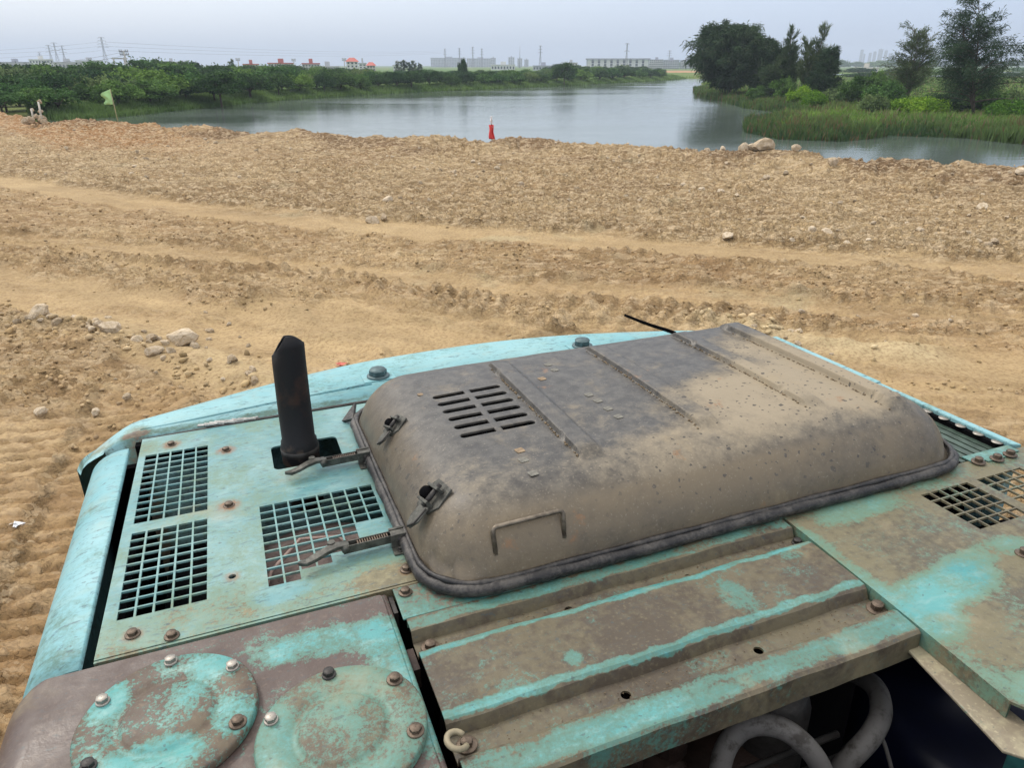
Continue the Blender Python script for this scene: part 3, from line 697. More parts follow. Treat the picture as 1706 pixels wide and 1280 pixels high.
def casuarina(u, vb, vt, wpx, label, seed, dens=1.0, lean=0.0, lz=LANDZ, droop=.35, up=.9, shape='cone', stems=1, needle=.5, cat='tree', wide=.045):
    """feathery tree: ascending limbs carrying sprays of drooping needle strands"""
    x, y = gp(u, vb, CAMH - lz); D = y; h = (vb - vt) / FV * D; W_ = wpx / 2 / FH * D
    r = random.Random(seed); t = empty('casuarina_tree', (x, y, lz - .1), label, cat, None, 0)
    tk = MB(); BR = []
    for s_ in range(stems):
        an = r.random() * 6.28; off = 0 if stems == 1 else W_ * .35 * r.random(); tx, ty = math.cos(an) * off, math.sin(an) * off * .6
        hs = h * (1 if s_ == 0 else r.uniform(.7, .98)); P = []
        for k in range(9):
            q = k / 8; P.append(Vector((tx * q * 2 + lean * h * q ** 1.5 + .12 * math.sin(q * 5 + seed), ty * q * 2 + .1 * math.cos(q * 4), hs * q)))
        tk.tube(P, [max(.02, .018 * h * (1 - k / 8) ** .8 / (1 if stems == 1 else 1.5)) for k in range(9)], 7)
        nb = int(60 * dens / stems ** .5)
        for k in range(nb):
            q = .1 + .88 * (k + r.random()) / nb; i_ = min(7, int(q * 8)); p0 = P[i_].lerp(P[i_ + 1], q * 8 - i_)
            if shape == 'cone': ln = W_ * (1.05 - .75 * q) * r.uniform(.55, 1.15)
            elif shape == 'round': ln = W_ * (.45 + .75 * math.sin(min(1, q * 1.05) * math.pi) ** .7) * r.uniform(.7, 1.05)
            elif shape == 'plume': ln = W_ * (1.15 - .75 * q) * r.uniform(.45, 1.15)
            ln = max(ln, .3); a_ = r.random() * 6.283; e = r.uniform(.55 if shape == 'plume' else .25, up + (.05 if shape == 'plume' else 0)); Q = []
            dv = Vector((math.cos(a_) * math.cos(e), math.sin(a_) * math.cos(e), math.sin(e)))
            for m in range(6):
                f = m / 5; Q.append(p0 + dv * ln * f + Vector((lean * .5 * ln * f, 0, -droop * ln * f * f * .6)))
            tk.tube(Q, [max(.006, .10 * ln * .12 * (1 - f_ / 5) + .006) for f_ in range(6)], 4, caps=False); BR.append((Q, ln))
    g = np.random.default_rng(seed); PV = []; TN = []
    for Q, ln in BR:
        Qa = np.array([tuple(q) for q in Q]); m = int((95 if shape == 'plume' else 150) * max(.35, min(1.6, ln / 2.2)) * dens ** .3)
        f = .12 + .88 * g.random(m) ** .75; k = np.minimum(4, (f * 5).astype(int)); p = Qa[k] + (Qa[k + 1] - Qa[k]) * (f * 5 - k)[:, None]
        dirb = (Qa[5] - Qa[0]); dirb /= np.linalg.norm(dirb) + 1e-6
        d = dirb * (1.3 if shape == 'plume' else .8) + (.5 if shape == 'plume' else .75) * g.normal(size=(m, 3)); d[:, 2] += .15 - droop * g.random(m) * 1.2; d /= np.linalg.norm(d, axis=1)[:, None]
        p = p + .10 * ln * g.normal(size=(m, 3)) * .6; L = needle * (.5 + .9 * g.random((m, 1))); sd_ = np.cross(d, g.normal(size=(m, 3))); sd_ /= np.linalg.norm(sd_, axis=1)[:, None]
        wv_ = wide * (.7 + .6 * g.random((m, 1)))
        mid = p + d * L * .55; tip = p + d * L + np.array([0, 0, -1]) * L * droop * .5
        PV.append(np.stack([p, mid + sd_ * wv_, tip, mid - sd_ * wv_], 1).reshape(-1, 3))
        tn = np.zeros((m, 3)); tn[:, 0] = np.clip(g.random() * .6 + .4 * g.random(m), 0, 1); tn[:, 1] = g.random(m); TN.append(np.repeat(tn, 4, 0))
    PV = np.concatenate(PV); kz = h / np.percentile(PV[:, 2], 99.7); cxx = np.median(PV[:, 0]); kx = min(1.0, W_ * 1.04 / np.percentile(np.abs(PV[:, 0] - cxx), 99))
    PV = PV * [kx, kx, kz]; tk.V = [(v[0] * kx, v[1] * kx, v[2] * kz) for v in tk.V]; tk.obj('trunk', BARK, t)
    me = npmesh('crown', PV, np.arange(len(PV)).reshape(-1, 4), L_CAS); setcol(me, 'leaf_tone', np.concatenate(TN))
    link('crown', me, t); return len(PV) // 4
nq = 0
nq += casuarina(1218, 155, 40, 122, 'big dense round tree leaning over the river at the headland', 11, 2.0, 0, up=1.0, shape='round', stems=4, needle=.7, wide=.06, droop=.5)
nq += casuarina(1268, 158, 62, 60, 'right shoulder tree of the dense headland clump', 12, 1.6, .02, up=1.0, shape='round', stems=3, needle=.6, wide=.055)
nq += casuarina(1306, 163, 42, 66, 'tall wispy feathery tree just right of the headland clump', 13, 1.1, .03, up=1.3, shape='plume', stems=2, needle=.5, droop=-.2, wide=.03)
nq += casuarina(1336, 165, 38, 70, 'second wispy-topped feathery tree, leaning right, beside the first', 43, 1.1, .05, up=1.3, shape='plume', stems=2, needle=.5, droop=-.2, wide=.03)
nq += casuarina(1296, 163, 84, 54, 'brownish low tree under the wispy tops', 14, 1.2, 0, shape='round', stems=2, needle=.5, wide=.04)
nq += casuarina(1366, 168, 76, 66, 'dark feathery tree with a pointed top leaning right', 15, 1.4, .08, shape='cone', stems=2, needle=.5, droop=.1, wide=.042)
nq += casuarina(1512, 169, 38, 112, 'slim feathery tree left of the tallest tree', 16, 1.5, .0, up=1.0, shape='plume', stems=3, needle=.36, droop=.35, wide=.022)
nq += casuarina(1626, 186, -26, 205, 'tallest open feathery tree at the right with a forked trunk', 17, 1.15, .03, up=.95, shape='cone', stems=3, needle=.38, droop=.4, wide=.022)
nq += casuarina(1790, 180, 20, 120, 'feathery tree beyond the right edge with its twigs reaching in', 18, .8, .0, shape='plume', stems=2, needle=.4, wide=.025)
nq += casuarina(388, 128, 97, 12, 'slim dark conifer beside the pole left of the red roofs', 21, .5, 0, shape='plume', needle=.7, wide=.08)
for k, (u, vt) in enumerate(((664, 101), (672, 99), (681, 102), (690, 100), (699, 104))):
    nq += casuarina(u, 128, vt, 14, 'dark casuarina, %s of five in the clump above the wood' % ('leftmost', 'second', 'middle', 'fourth', 'rightmost')[k], 30 + k, .45, 0, shape='plume', needle=.8, wide=.08)
print('needles', nq)
# right bank shrubs
RB = [(1262, 168, 148, 30, 1, 'grey-green shrub at the foot of the headland clump'), (1300, 172, 138, 34, 2, 'tall green shrub between headland clump and feathery tree'), (1332, 176, 150, 36, 5, 'bright green shrub below the wispy-topped tree'),
      (1352, 184, 158, 34, 5, 'yellow-green shrub at the reed edge'), (1395, 178, 152, 50, 4, 'grey-green spreading shrub right of the dark leaning tree'), (1430, 182, 138, 54, 0, 'dark rounded shrub in front of the green field'),
      (1470, 186, 146, 52, 1, 'mid green shrub left of the slim feathery tree'), (1452, 192, 164, 40, 4, 'pale weedy shrub before the dark rounded one'), (1505, 192, 168, 66, 5, 'bright yellow-green bush left of centre on the right bank'),
      (1540, 194, 168, 60, 5, 'bright vivid green low bush under the slim tree'), (1585, 190, 158, 64, 0, 'dark green bush at the base of the tallest tree'), (1630, 192, 156, 68, 1, 'wide green bush right of the tallest trunk'),
      (1680, 200, 172, 60, 5, 'bright green weed mound at the right edge'), (1655, 180, 152, 50, 4, 'greyish bush behind the wide green one'), (1385, 207, 190, 30, 5, 'yellow-flowered weed clump on the reed spit'),
      (1700, 186, 156, 60, 4, 'grey weedy bush by the tiny pool at right edge'), (1455, 166, 128, 26, 2, 'narrow dark shrub left of the slim feathery tree'), (1490, 160, 136, 34, 1, 'small leafy tree at the green field edge')]
for k, (u, vb, vt, wpx, ci, lab) in enumerate(RB):
    x, y = gp(u, vb, CAMH - (WZ + .4)); D = y
    tree('shrub', x, y, WZ + .35, wpx / 2 / FH * D * 1.15, (vb - vt) / FV * D * 1.28, BRIGHT if ci == 5 else CROWNS[ci], lab, 'shrub')
for k in range(26):
    u = random.uniform(1240, 1760); vb = random.uniform(120, 134); D = gp(0, vb, CAMH - LANDZ)[1]; x, y = at(u, D); h = random.uniform(.8, 2.2) * D / 230
    tree('bush', x, y, LANDZ - .1, h * 2.2, h, CROWNS[random.choice((0, 1, 3))], 'small hedge-like bush out on the flat fields behind the right bank trees', 'bush', 'bushes on the far fields')
for k in range(40):
    u = 1000 + k * 20 + random.uniform(-8, 8); D = 900 + random.uniform(-60, 200); x, y = at(u, D); h = random.uniform(6, 9.5)
    tree('broadleaf_tree', x, y, LANDZ - .1, h * 1.5, h, CROWNS[random.choice((0, 1, 3))], 'hazy tree in the distant belt along the horizon at right', 'tree', 'distant tree belt at right')

def blades(name, x, y, z, hh, wd, cols, leanamp=.25, seed=0, drop=None):
    """upright tapering blades, one triangle-pair each"""
    r = np.random.default_rng(seed); n = len(x); a = r.random(n) * 6.283; px, py = np.cos(a) * wd, np.sin(a) * wd
    lx, ly = r.normal(size=n) * leanamp * hh, r.normal(size=n) * leanamp * hh
    V = np.zeros((n, 4, 3)); V[:, 0] = np.stack([x - px, y - py, z], 1); V[:, 1] = np.stack([x + px, y + py, z], 1)
    V[:, 2] = np.stack([x + px * .8 + lx * .45, y + py * .8 + ly * .45, z + hh * .6], 1); V[:, 3] = np.stack([x + lx, y + ly, z + hh], 1)
    F = (np.arange(n)[:, None] * 4)[:, :, None] + np.array([[0, 1, 2], [0, 2, 3]])[None]
    me = npmesh(name, V.reshape(-1, 3), F.reshape(-1, 3)); C = np.repeat(cols[:, None, :], 4, 1); setcol(me, 'blade_colour', C.reshape(-1, 3)); return me
bm_ = NT('reed_blades', .6, 0, .2); bm_.col(bm_.attr('blade_colour'))
tr = bm_.n('BsdfTranslucent'); bm_.l(bm_.attr('blade_colour'), tr.inputs[0]); mx = bm_.n('MixShader'); mx.inputs[0].default_value = .25
bm_.t.links.new(bm_.b.outputs[0], mx.inputs[1]); bm_.t.links.new(tr.outputs[0], mx.inputs[2]); bm_.t.links.new(mx.outputs[0], bm_.t.nodes['Material Output'].inputs[0])
def along(P, n, r, w0, w1, sign):
    """random points in a band beside a polyline"""
    P = np.array(P); seg = np.hypot(*(P[1:] - P[:-1]).T); D = np.hypot(*((P[1:] + P[:-1]) / 2).T); wgt = seg / np.maximum(D, 20) ** 1.2; k = r.choice(len(seg), n, p=wgt / wgt.sum()); t = r.random(n)
    p = P[k] + (P[k + 1] - P[k]) * t[:, None]; d = P[k + 1] - P[k]; d = d / np.linalg.norm(d, axis=1)[:, None]; nn = np.stack([-d[:, 1], d[:, 0]], 1) * sign
    o = w0 + (w1 - w0) * r.random(n); return p[:, 0] + nn[:, 0] * o, p[:, 1] + nn[:, 1] * o, o
r = np.random.default_rng(5)
LP = LSHORE[3:]
x, y, o = along(LP, 46000, r, -.5, 4.0, 1); q = fbm(x * .3, y * .3, 3, 9)
gA, gB = np.array([.075, .15, .035]), np.array([.20, .30, .085])
cc_ = gA + (gB - gA) * np.clip(.45 + .6 * q + .3 * r.random(len(x)), 0, 1)[:, None]
hh = (.75 + .4 * r.random(len(x)) + .3 * q) * np.clip(.6 + o / 5, .6, 1.1); D = np.hypot(x, y)
o1 = link('reed_bed', blades('reed_bed', x, y, np.full(len(x), WZ - .1) + np.clip(o, 0, 4) * .12, hh, .03 + D * .0006, cc_, .22, 6), None, bm_.m); props(o1, 'pale green reeds and grass lining the left river bank', 'reeds', kind='stuff')
RP = RSHORE[2:-2]
x, y, o = along(RP, 42000, r, -.4, 4.2, 1); q = fbm(x * .5, y * .5, 3, 19); ok = True
cA, cB = np.array([.040, .085, .030]), np.array([.13, .20, .055]); cR = np.array([.17, .11, .06])
cc_ = cA + (cB - cA) * np.clip(.15 + .10 * o + .9 * q + .6 * r.random(len(x)) - .1, 0, 1)[:, None]; kr = (r.random(len(x)) < .10 + .15 * (o > 2.5)); cc_[kr] = cR
hh = np.clip(.30 + .55 * r.random(len(x)) + .75 * q + .35 * fbm(x * 1.6, y * 1.6, 2, 77), .15, 1.3); D = np.hypot(x, y)
o2 = link('reed_bed', blades('reed_bed', x, y, np.full(len(x), WZ - .1) + np.clip(o, 0, 4) * .1, hh, .014 + D * .0007, cc_, .16, 7), None, bm_.m); props(o2, 'dark green reed fringe round the right bank spit', 'reeds', kind='stuff')
# meadow and weeds of the right bank
n = 90000; th = (r.random(n) * 34 + 11) * math.pi / 180; rd = 42 * np.exp(r.random(n) * 1.9); x, y = rd * np.sin(th), rd * np.cos(th)
k = (~inside(x, y, RIVER)) & (x > 14); x, y, rd = x[k], y[k], rd[k]; ds = dpoly(x, y, RSHORE); k = ds > 1.5; x, y, rd, ds = x[k], y[k], rd[k], ds[k]; q = fbm(x * .18, y * .18, 3, 29); q2 = fbm(x * .9, y * .9, 3, 30)
zl, _, _ = land_height(x, y, None); n = len(x)
c1, c2, c3 = np.array([.06, .13, .026]), np.array([.19, .30, .055]), np.array([.20, .17, .09])
cc_ = c1 + (c2 - c1) * np.clip(.40 + 1.2 * q + .3 * r.random(n), 0, 1)[:, None]; kr = r.random(n) < .12 + .25 * sm(0, .4, q2); cc_[kr] = c3
hh = (.18 + .25 * r.random(n) + .3 * np.clip(q2, 0, 1)) * (1 + .5 * sm(25, 4, ds))
o3 = link('meadow_grass', blades('meadow_grass', x, y, zl - .05, hh, .015 + rd * .0005, cc_, .3, 8), None, bm_.m); props(o3, 'tangled weeds and meadow grass on the right bank', 'grass', kind='stuff')
# ------------------------------------------------------------------ the excavator
def paint(name, bias, blobs=(), brown=(.115, .085, .062), olive=(.20, .165, .105), fresh=(.048, .240, .250), pale=(.105, .310, .305), film=(.080, .150, .108), scuff=.5, sharp=.075, rust=(), sc=9, rough=.48, yband=(), olivew=.5):
    s = NT(name, rough, 0, .45); P = s.P()
    n1 = s.noise(sc, 9, .62, P, .3); n2 = s.noise(sc * 11, 5, .65, P); n3 = s.noise(sc * .35, 4, .5, P)
    f = s.math('MULTIPLY_ADD', n1, .50, s.math('MULTIPLY_ADD', n2, .32, s.math('MULTIPLY', s.noise(sc * 30, 4, .7, P), .18)))
    f = s.math('ADD', f, bias); f = s.blobs(f, blobs, P)
    if yband:
        sp = s.n('SeparateXYZ'); s.l(P, sp.inputs[0]); wv = s.math('MULTIPLY_ADD', s.noise(14, 4, .6), .03, s.math('SUBTRACT', sp.outputs[1], .015))
        for y0, hw, a in yband:
            f = s.math('ADD', f, s.step(s.math('ABSOLUTE', s.math('SUBTRACT', wv, y0)), hw * .4, hw, a, 0))
    paintc = s.mix(s.step(n3, .35, .65), fresh, pale)
    paintc = s.mix(s.step(s.noise(sc * 2.2, 6, .6, s.P('Object', (1, 2.5, 1), (0, 0, .3))), .45, .7, 0, .45), paintc, (.24, .38, .36))
    ol = s.mix(s.step(s.math('MULTIPLY_ADD', s.noise(5, 5, .6), .6, s.math('MULTIPLY', s.noise(60, 4, .6), .4)), .5 - .18 * (olivew - .5) - .06, .5 - .18 * (olivew - .5) + .1), brown, olive)
    ol = s.mix(s.step(s.noise(150, 3, .6), .55, .7, 0, .35), ol, tuple(x * 1.6 for x in olive))
    c = s.mix(s.step(f, .5 - sharp * 2.6, .5 - sharp * .2, 0, .85), paintc, film)
    g_ = s.step(f, .5 - sharp * .35, .5 + sharp * .65); c = s.mix(g_, c, ol)
    # dark scuffs and rubbed oil
    st = s.noise(sc * 3.4, 7, .68, s.P('Object', (1.0, 3.2, 1), (0, 0, -.35)), 1.2)
    c = s.mix(s.step(st, .545, .66, 0, scuff), c, (.05, .09, .115))
    sk = s.noise(75, 3, .5, s.P('Object', (1, 1.6, 1)))
    c = s.mix(s.step(sk, .655, .71, 0, .55), c, (.05, .07, .075))
    c = s.mix(s.step(s.noise(7, 5, .6, s.P('Object', (1, 1, 1), (0, 0, 1))), .56, .72, 0, .35), c, (.30, .25, .15))
    if rust: c = s.mix(s.math('MINIMUM', s.math('MULTIPLY', s.blobs(0.0, rust, P), s.step(n2, .3, .6, .3, 1)), 1), c, (.22, .09, .035))
    s.col(c); s.rough(s.step(n1, .3, .7, rough - .12, rough + .2))
    b = s.bump(g_, -.0006 if False else .0005, .35); b = s.bump(s.noise(55, 6, .6), .0022, .5, b); s.bump(s.noise(5.5, 3, .5), .02, .5, b)
    return s.m
RB1 = [(-.241, 1.023, .022, .022, .7), (-.094, 1.618, .03, .03, .9), (-.093, 1.361, .03, .03, .9), (-.093, 1.116, .02, .02, .6), (.192, 1.018, .02, .02, .6), (-.215, 1.70, .03, .03, .8)]
P_TAIL = paint('turquoise_tail_paint', -.20, [(.3, 1.79, 1.5, .03, .13), (-.30, 1.80, .05, .06, .2)], scuff=.75, sc=6, pale=(.235, .44, .47), fresh=(.15, .36, .40))
P_SIDE = paint('turquoise_side_paint', -.19, [(-.36, 1.05, .06, .15, .05)], scuff=.7, sc=6, pale=(.22, .42, .46), fresh=(.14, .35, .39))
P_DECK = paint('weathered_deck_paint', -.155, [(-.05, .99, .6, .13, .13), (.2, 1.0, .16, .1, .10), (-.06, 1.2, .05, .3, .06), (-.02, 1.04, .08, .04, -.22), (-.28, 1.7, .05, .06, .1)], scuff=.6, rust=RB1, film=(.14, .215, .15), olive=(.215, .195, .115), brown=(.135, .12, .072), fresh=(.085, .235, .255), pale=(.165, .315, .325), sharp=.09)
P_STRIP = paint('stained_strip_paint', -.05, [(.22, .94, .12, .06, .03)], scuff=.5, olive=(.17, .17, .12))
P_TANK = paint('grimy_tank_paint', .085, [(.02, .89, .14, .05, -.16), (.12, .83, .05, .12, -.17), (-.09, .93, .12, .04, -.04), (-.30, .8, .12, .4, .30), (.13, .70, .03, .15, -.08), (-.2, .5, .3, .2, .05)], brown=(.078, .056, .049), olive=(.105, .078, .062), scuff=.15, sc=11, sharp=.06, olivew=.2)
P_COV1 = paint('flaking_cover_paint', .005, [(-.18, .835, .13, .13, .03), (-.12, .89, .05, .04, -.12), (-.255, .87, .04, .05, -.14), (-.10, .78, .04, .05, -.12), (-.19, .75, .08, .04, -.14), (-.16, .85, .05, .03, -.06)], brown=(.085, .062, .046), olive=(.120, .095, .062), scuff=.1, sc=13, sharp=.045, film=(.085, .18, .14), fresh=(.060, .270, .260))
P_COV2 = paint('flaking_cover_paint', .005, [(.033, .721, .055, .055, -.03), (.09, .78, .07, .06, -.05), (-.05, .70, .04, .1, -.10)], brown=(.095, .074, .052), olive=(.130, .120, .078), scuff=.1, sc=15, sharp=.09, film=(.10, .18, .13), fresh=(.060, .270, .260))
P_PLATE = paint('worn_shaded_plate_paint', .10, [(.68, .74, .045, .07, -.13), (.24, .70, .10, .035, -.08), (.85, .80, .06, .03, -.10), (.37, .72, .02, .02, -.12), (.38, .585, .22, .03, -.13), (.75, .59, .25, .02, -.05)], yband=[(.814, .009, -.22), (.690, .011, -.19), (.676, .008, .22), (.861, .009, .2), (.882, .018, -.13), (.594, .022, -.12), (.612, .010, -.08)], brown=(.066, .052, .036), olive=(.110, .094, .058), scuff=.15, sc=13, olivew=.62, sharp=.10)  # bands on the step slopes paint in shadow along with brown grime
P_RIGHT = paint('worn_right_panel_paint', .085, [(1.06, .865, .16, .05, -.16), (1.02, .63, .16, .06, -.28), (1.17, .67, .15, .04, -.16), (.91, .75, .03, .2, -.13), (.93, .58, .08, .06, -.22), (.92, .48, .05, .15, -.07), (1.3, .9, .4, .05, -.05), (1.05, .43, .2, .06, -.10)], brown=(.080, .069, .046), olive=(.145, .130, .078), scuff=.12, sc=10, olivew=.75, film=(.115, .175, .108), sharp=.11)
P_EDGE = paint('olive_flange_paint', .12, (), brown=(.2, .17, .12), olive=(.3, .27, .18), scuff=.1)
M_BLACK = simple('black_trim_and_shade', (.006, .006, .007), .95, spec=.03); M_DARK = simple('dark_oily_steel', (.045, .042, .040), .5, .4, .4, 30, .001)  # near-black stands in for shade in bay and gaps; also black trim
M_BOLT = simple('brown_bolt_steel', (.115, .088, .066), .5, .55, .4, 90, .0006); M_BOLTN = simple('clean_bolt_steel', (.30, .28, .25), .45, .6, .2, 90)
M_CATCH = simple('grimy_latch_steel', (.085, .085, .075), .5, .5, .45, 60, .001); M_GREYBOLT = simple('dark_cap_bolt', (.07, .11, .12), .5, .4, .3, 70)
M_ZINC = simple('yellowed_plastic', (.24, .205, .135), .5, 0, .2, 40)
M_BROWN = simple('engine_brown', (.030, .018, .014), .6, .2, .5, 12, .004); M_BLUE = simple('blue_tank', (.004, .006, .022), .4, 0, .4, 6); M_TEAL = simple('teal_bracket_paint', (.03, .12, .115), .5, 0, .4, 14, .001)

O0 = np.array([.65, 1.0, -2.02])             # foot of the machine in its own axes
rot = Matrix(((MX[0], MY[0], MZ[0]), (MX[1], MY[1], MZ[1]), (MX[2], MY[2], MZ[2])))
def m2w(p): return np.array([0, 0, CAMH]) + MX * p[0] + MY * p[1] + MZ * (p[2] - MH)
EX = empty('excavator', tuple(m2w(O0)), 'weathered turquoise excavator tail seen from above, with dusty dark engine hood', 'excavator')
EX.matrix_world = Matrix.Translation(Vector(m2w(O0))) @ rot.to_4x4()
OFF = tuple(-O0)
def part(mb, name, mat, bevel=0, parent=None):
    if parent is None: return mb.obj(name, mat, EX, bevel, OFF)
    return mb.obj(name, mat, parent, bevel)
def mp(u, v, z=0.0):
    d = ray(u, v); d = np.array([MX @ d, MY @ d, MZ @ d]); t = (z - MH) / d[2]; return d[0] * t, d[1] * t
# hex bolt prototypes (share mesh data)
def boltmesh(mat, r, hgt, wr):
    mb = MB(); mb.cyl((0, 0), r, .0025, .0025 + hgt, 6); mb.lathe([(r * .95, .0025 + hgt), (r * .82, .0025 + hgt * 1.15), (0.0005, .0025 + hgt * 1.15)], n=12)
    mb.lathe([(wr, 0), (wr, .0022), (wr * .93, .0028), (.001, .0028)], n=20); return mb.mesh('bolt', mat)
BOLT = boltmesh(M_BOLT, .0080, .0058, .0115); BOLTN = boltmesh(M_BOLTN, .0078, .006, .0092); BOLTD = boltmesh(M_DARK, .0080, .0062, .0100); BOLTL = boltmesh(M_BOLT, .0088, .008, .0145)
def bolt(x, y, parent, me=BOLT, z=0, ry=None):
    b = link('bolt', me, parent, loc=(x, y, z)); b.rotation_euler = (random.uniform(-.05, .05), random.uniform(-.05, .05), random.random() * 3); return b

# --- main deck panel with its grilles
deck = part(MB().prism([(-.290, .985), (.94, .985), (.94, 1.762), (-.282, 1.758)], -.004, 0), 'deck_panel', P_DECK)
def grid(mb, x0, y0, px, py, nx, ny, bx, by, skip=None, sh=0):
    for i in range(nx):
        for j in range(ny):
            if skip and skip(i, j): continue
            a, b = x0 + i * px, y0 + j * py; mb.box(a, a + px - bx, b, b + py - by, -.05, .05)
    return mb
y2 = mp(351, 862)[1]; y1 = mp(351, 850)[1]
c_ = MB()
grid(c_, -.2685, mp(351, 850)[1] + .004, .0276, (1.662 - mp(351, 850)[1]) / 11, 5, 11, .0034, .0034)
grid(c_, -.2685, 1.068, .0276, (mp(351, 862)[1] - 1.068) / 10, 5, 10, .0034, .0034)
grid(c_, -.036, 1.0625, .0287, .0273, 8, 10, .0034, .0034, lambda i, j: (j < 5 and i >= 6) or (j < 2 and i >= 4) or (j < 1 and i >= 2) )
c_.prism(rrect(.004, .156, 1.475, 1.594, .014), -.05, .05)
c_.cyl((-.093, 1.116), .0065, -.05, .05, 14)
cut(deck, c_)
deck.name = 'deck_panel'
for x, y in ((-.094, 1.618), (-.093, 1.361), (-.215, 1.70), (.30, 1.745)):
    bb = bolt(x, y, deck, BOLT, -.0015)
for x, y in ((-.241, 1.023), (-.184, .996), (.192, 1.018)): bolt(x, y, deck, BOLT)
part(MB().box(-.29, .94, .979, .9835, -.03, -.001), 'deck_front_lip', P_DECK)
# things under the grilles: black sheets for the shade, fan housing, cable
dk = MB(); dk.lathe([(.155, -.12), (.15, -.075), (.09, -.06), (.085, -.075), (.03, -.07), (.02, -.06), (.0005, -.06)], (.06, 1.19), 36)
part(dk, 'air_cleaner', simple('dusty_housing', (.15, .115, .105), .8, 0, .3, 25, .002))
part(MB().tube([(x, y, z) for x, y, z in ((-.07, 1.03, -.05), (-.03, 1.17, -.045), (.03, 1.245, -.04), (.10, 1.235, -.045), (.15, 1.16, -.06))], .0035, 8), 'cable', simple('pale_cable', (.35, .25, .22), .6))
part(MB().box(-.26, -.14, 1.1, 1.6, -.30, -.28), 'duct_shade_floor', M_BLACK)  # black sheet in place of the shade down the duct
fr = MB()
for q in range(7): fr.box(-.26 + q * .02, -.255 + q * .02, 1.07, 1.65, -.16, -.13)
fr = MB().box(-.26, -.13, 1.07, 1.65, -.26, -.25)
part(fr, 'grille_shade_sheet', simple('grille_shade_black', (.006, .007, .008), .9, spec=.03))  # plain black sheet painted in as the dark below the grille

# --- strip and channel plate
strip = part(MB().prism([(.158, .899), (.93, .899), (.93, .9785), (.158, .9785)], -.005, -.0012), 'cross_strip', P_STRIP, .0012)
bolt(.176, .960, strip, BOLT, -.001)
prof = [(.8955, -.0150), (.8955, .0), (.866, .0), (.857, -.018), (.829, -.0185), (.821, -.001), (.814, .0015), (.700, .0022), (.686, .0012), (.680, -.003), (.672, -.020), (.631, -.0205), (.624, -.003), (.618, .0), (.574, -.002), (.569, -.006), (.567, -.048), (.572, -.048)]
NX = 60; xs_ = [(.165, .0)] 
PV = []; 
def platex(y, q):
    return (.1625 + .003 * (.9 - y)) + ((.905 - .045 * (.9 - y)) - .1625) * q
th_ = .004
pp = np.array(prof); tn = np.gradient(pp, axis=0); nn = np.stack([-tn[:, 1], tn[:, 0]], 1); nn /= np.linalg.norm(nn, axis=1)[:, None]; nn *= -1
inner = pp - nn * th_ if nn[8][1] > 0 else pp + nn * th_
loop = np.concatenate([pp, inner[::-1]]); K = len(loop)
V_ = []; F_ = []
for i in range(NX + 1):
    for (y, z) in loop: V_.append((platex(y, i / NX), y + .0006 * math.sin(i * .7 + y * 30), z + .0011 * math.sin(i * .31 + y * 14) * (1 if z > -.03 else 0)))
for i in range(NX):
    for k in range(K): F_.append((i * K + k, i * K + (k + 1) % K, (i + 1) * K + (k + 1) % K, (i + 1) * K + k))
F_ += [tuple(range(K)), tuple(NX * K + k for k in range(K - 1, -1, -1))]
plate = part(MB().add(V_, F_), 'channel_plate', P_PLATE)
c_ = MB()
for x, y in (mp(948, 1016, -.018), mp(1148, 961, -.018), mp(1043, 1157, -.018), mp(1264, 1083, -.018)): c_.cyl((x, y), .0078, -.045, .0, 18)
cut(plate, c_)
bv = plate.modifiers.new('bevel', 'BEVEL'); bv.width = .0015; bv.segments = 2; bv.angle_limit = R(30)
x, y = mp(717, 1080, -.018); bolt(x, y, plate, BOLTL, -.018)
x, y = mp(778, 1242, -.018); bolt(x, y, plate, BOLTL, -.0195)
x, y = mp(1461, 1015, -.018); b_ = bolt(x, y, plate, BOLTL, -.0195); b_.scale = (1.15, 1.15, 1.2)
x, y = mp(1328, 905, -.018); b_ = bolt(x, y, plate, BOLTD, -.0185)
# white split clip on the corner of the plate
x, y = mp(762, 1243, .0)
t1 = MB().tube([(x + .013 * math.cos(a), y + .013 * math.sin(a) * 1.1, .002 + .010 * math.sin(a * .5)) for a in np.linspace(.6, 5.6, 16)], .0042, 8); part(t1, 'split_ring', M_ZINC)

# --- hydraulic tank
TX0, TX1, TY0, TY1 = -.392, .1485, .25, .972
def rounded_block(x0, x1, y0, y1, z0, z1, rc, rt, n=7, taper=0):
    """box with rounded vertical corners (rc per corner) and a rounded top edge rt"""
    V = []; F = []; lay = []
    for k in range(n + 1):
        a = math.pi / 2 * k / n; ins = rt * (1 - math.cos(a)) if False else rt * (1 - math.sin(math.pi / 2 - a)) ; zz = z1 - rt * (1 - math.cos(math.pi / 2 - a)) 
        lay.append((rt * (1 - math.cos(a)), z1 - rt + rt * math.sin(a)))
    lay = [(0, z0)] + lay
    for ins, z in lay:
        P = rrect(x0 + ins, x1 - ins * .2, y0 + ins * .2, y1 - ins * .16, max(rc - ins, .004), 8); V += [(p[0], p[1], z) for p in P]
    m = len(P)
    for k in range(len(lay) - 1):
        for i in range(m): F.append((k * m + i, k * m + (i + 1) % m, (k + 1) * m + (i + 1) % m, (k + 1) * m + i))
    F.append(tuple((len(lay) - 1) * m + i for i in range(m))); F.append(tuple(range(m - 1, -1, -1)))
    return V, F
V_, F_ = rounded_block(-.398, .1465, .05, .9735, -.95, .004, .055, .05)
V_ = [(x + (.045 * sm(-.30, -.40, x) * (1 if z > -.1 else 0) * 0), y, z) for x, y, z in V_]
tank = part(MB().add(V_, F_, True), 'hydraulic_tank', P_TANK)
for pol in tank.data.polygons: pol.use_smooth = len(pol.vertices) < 8
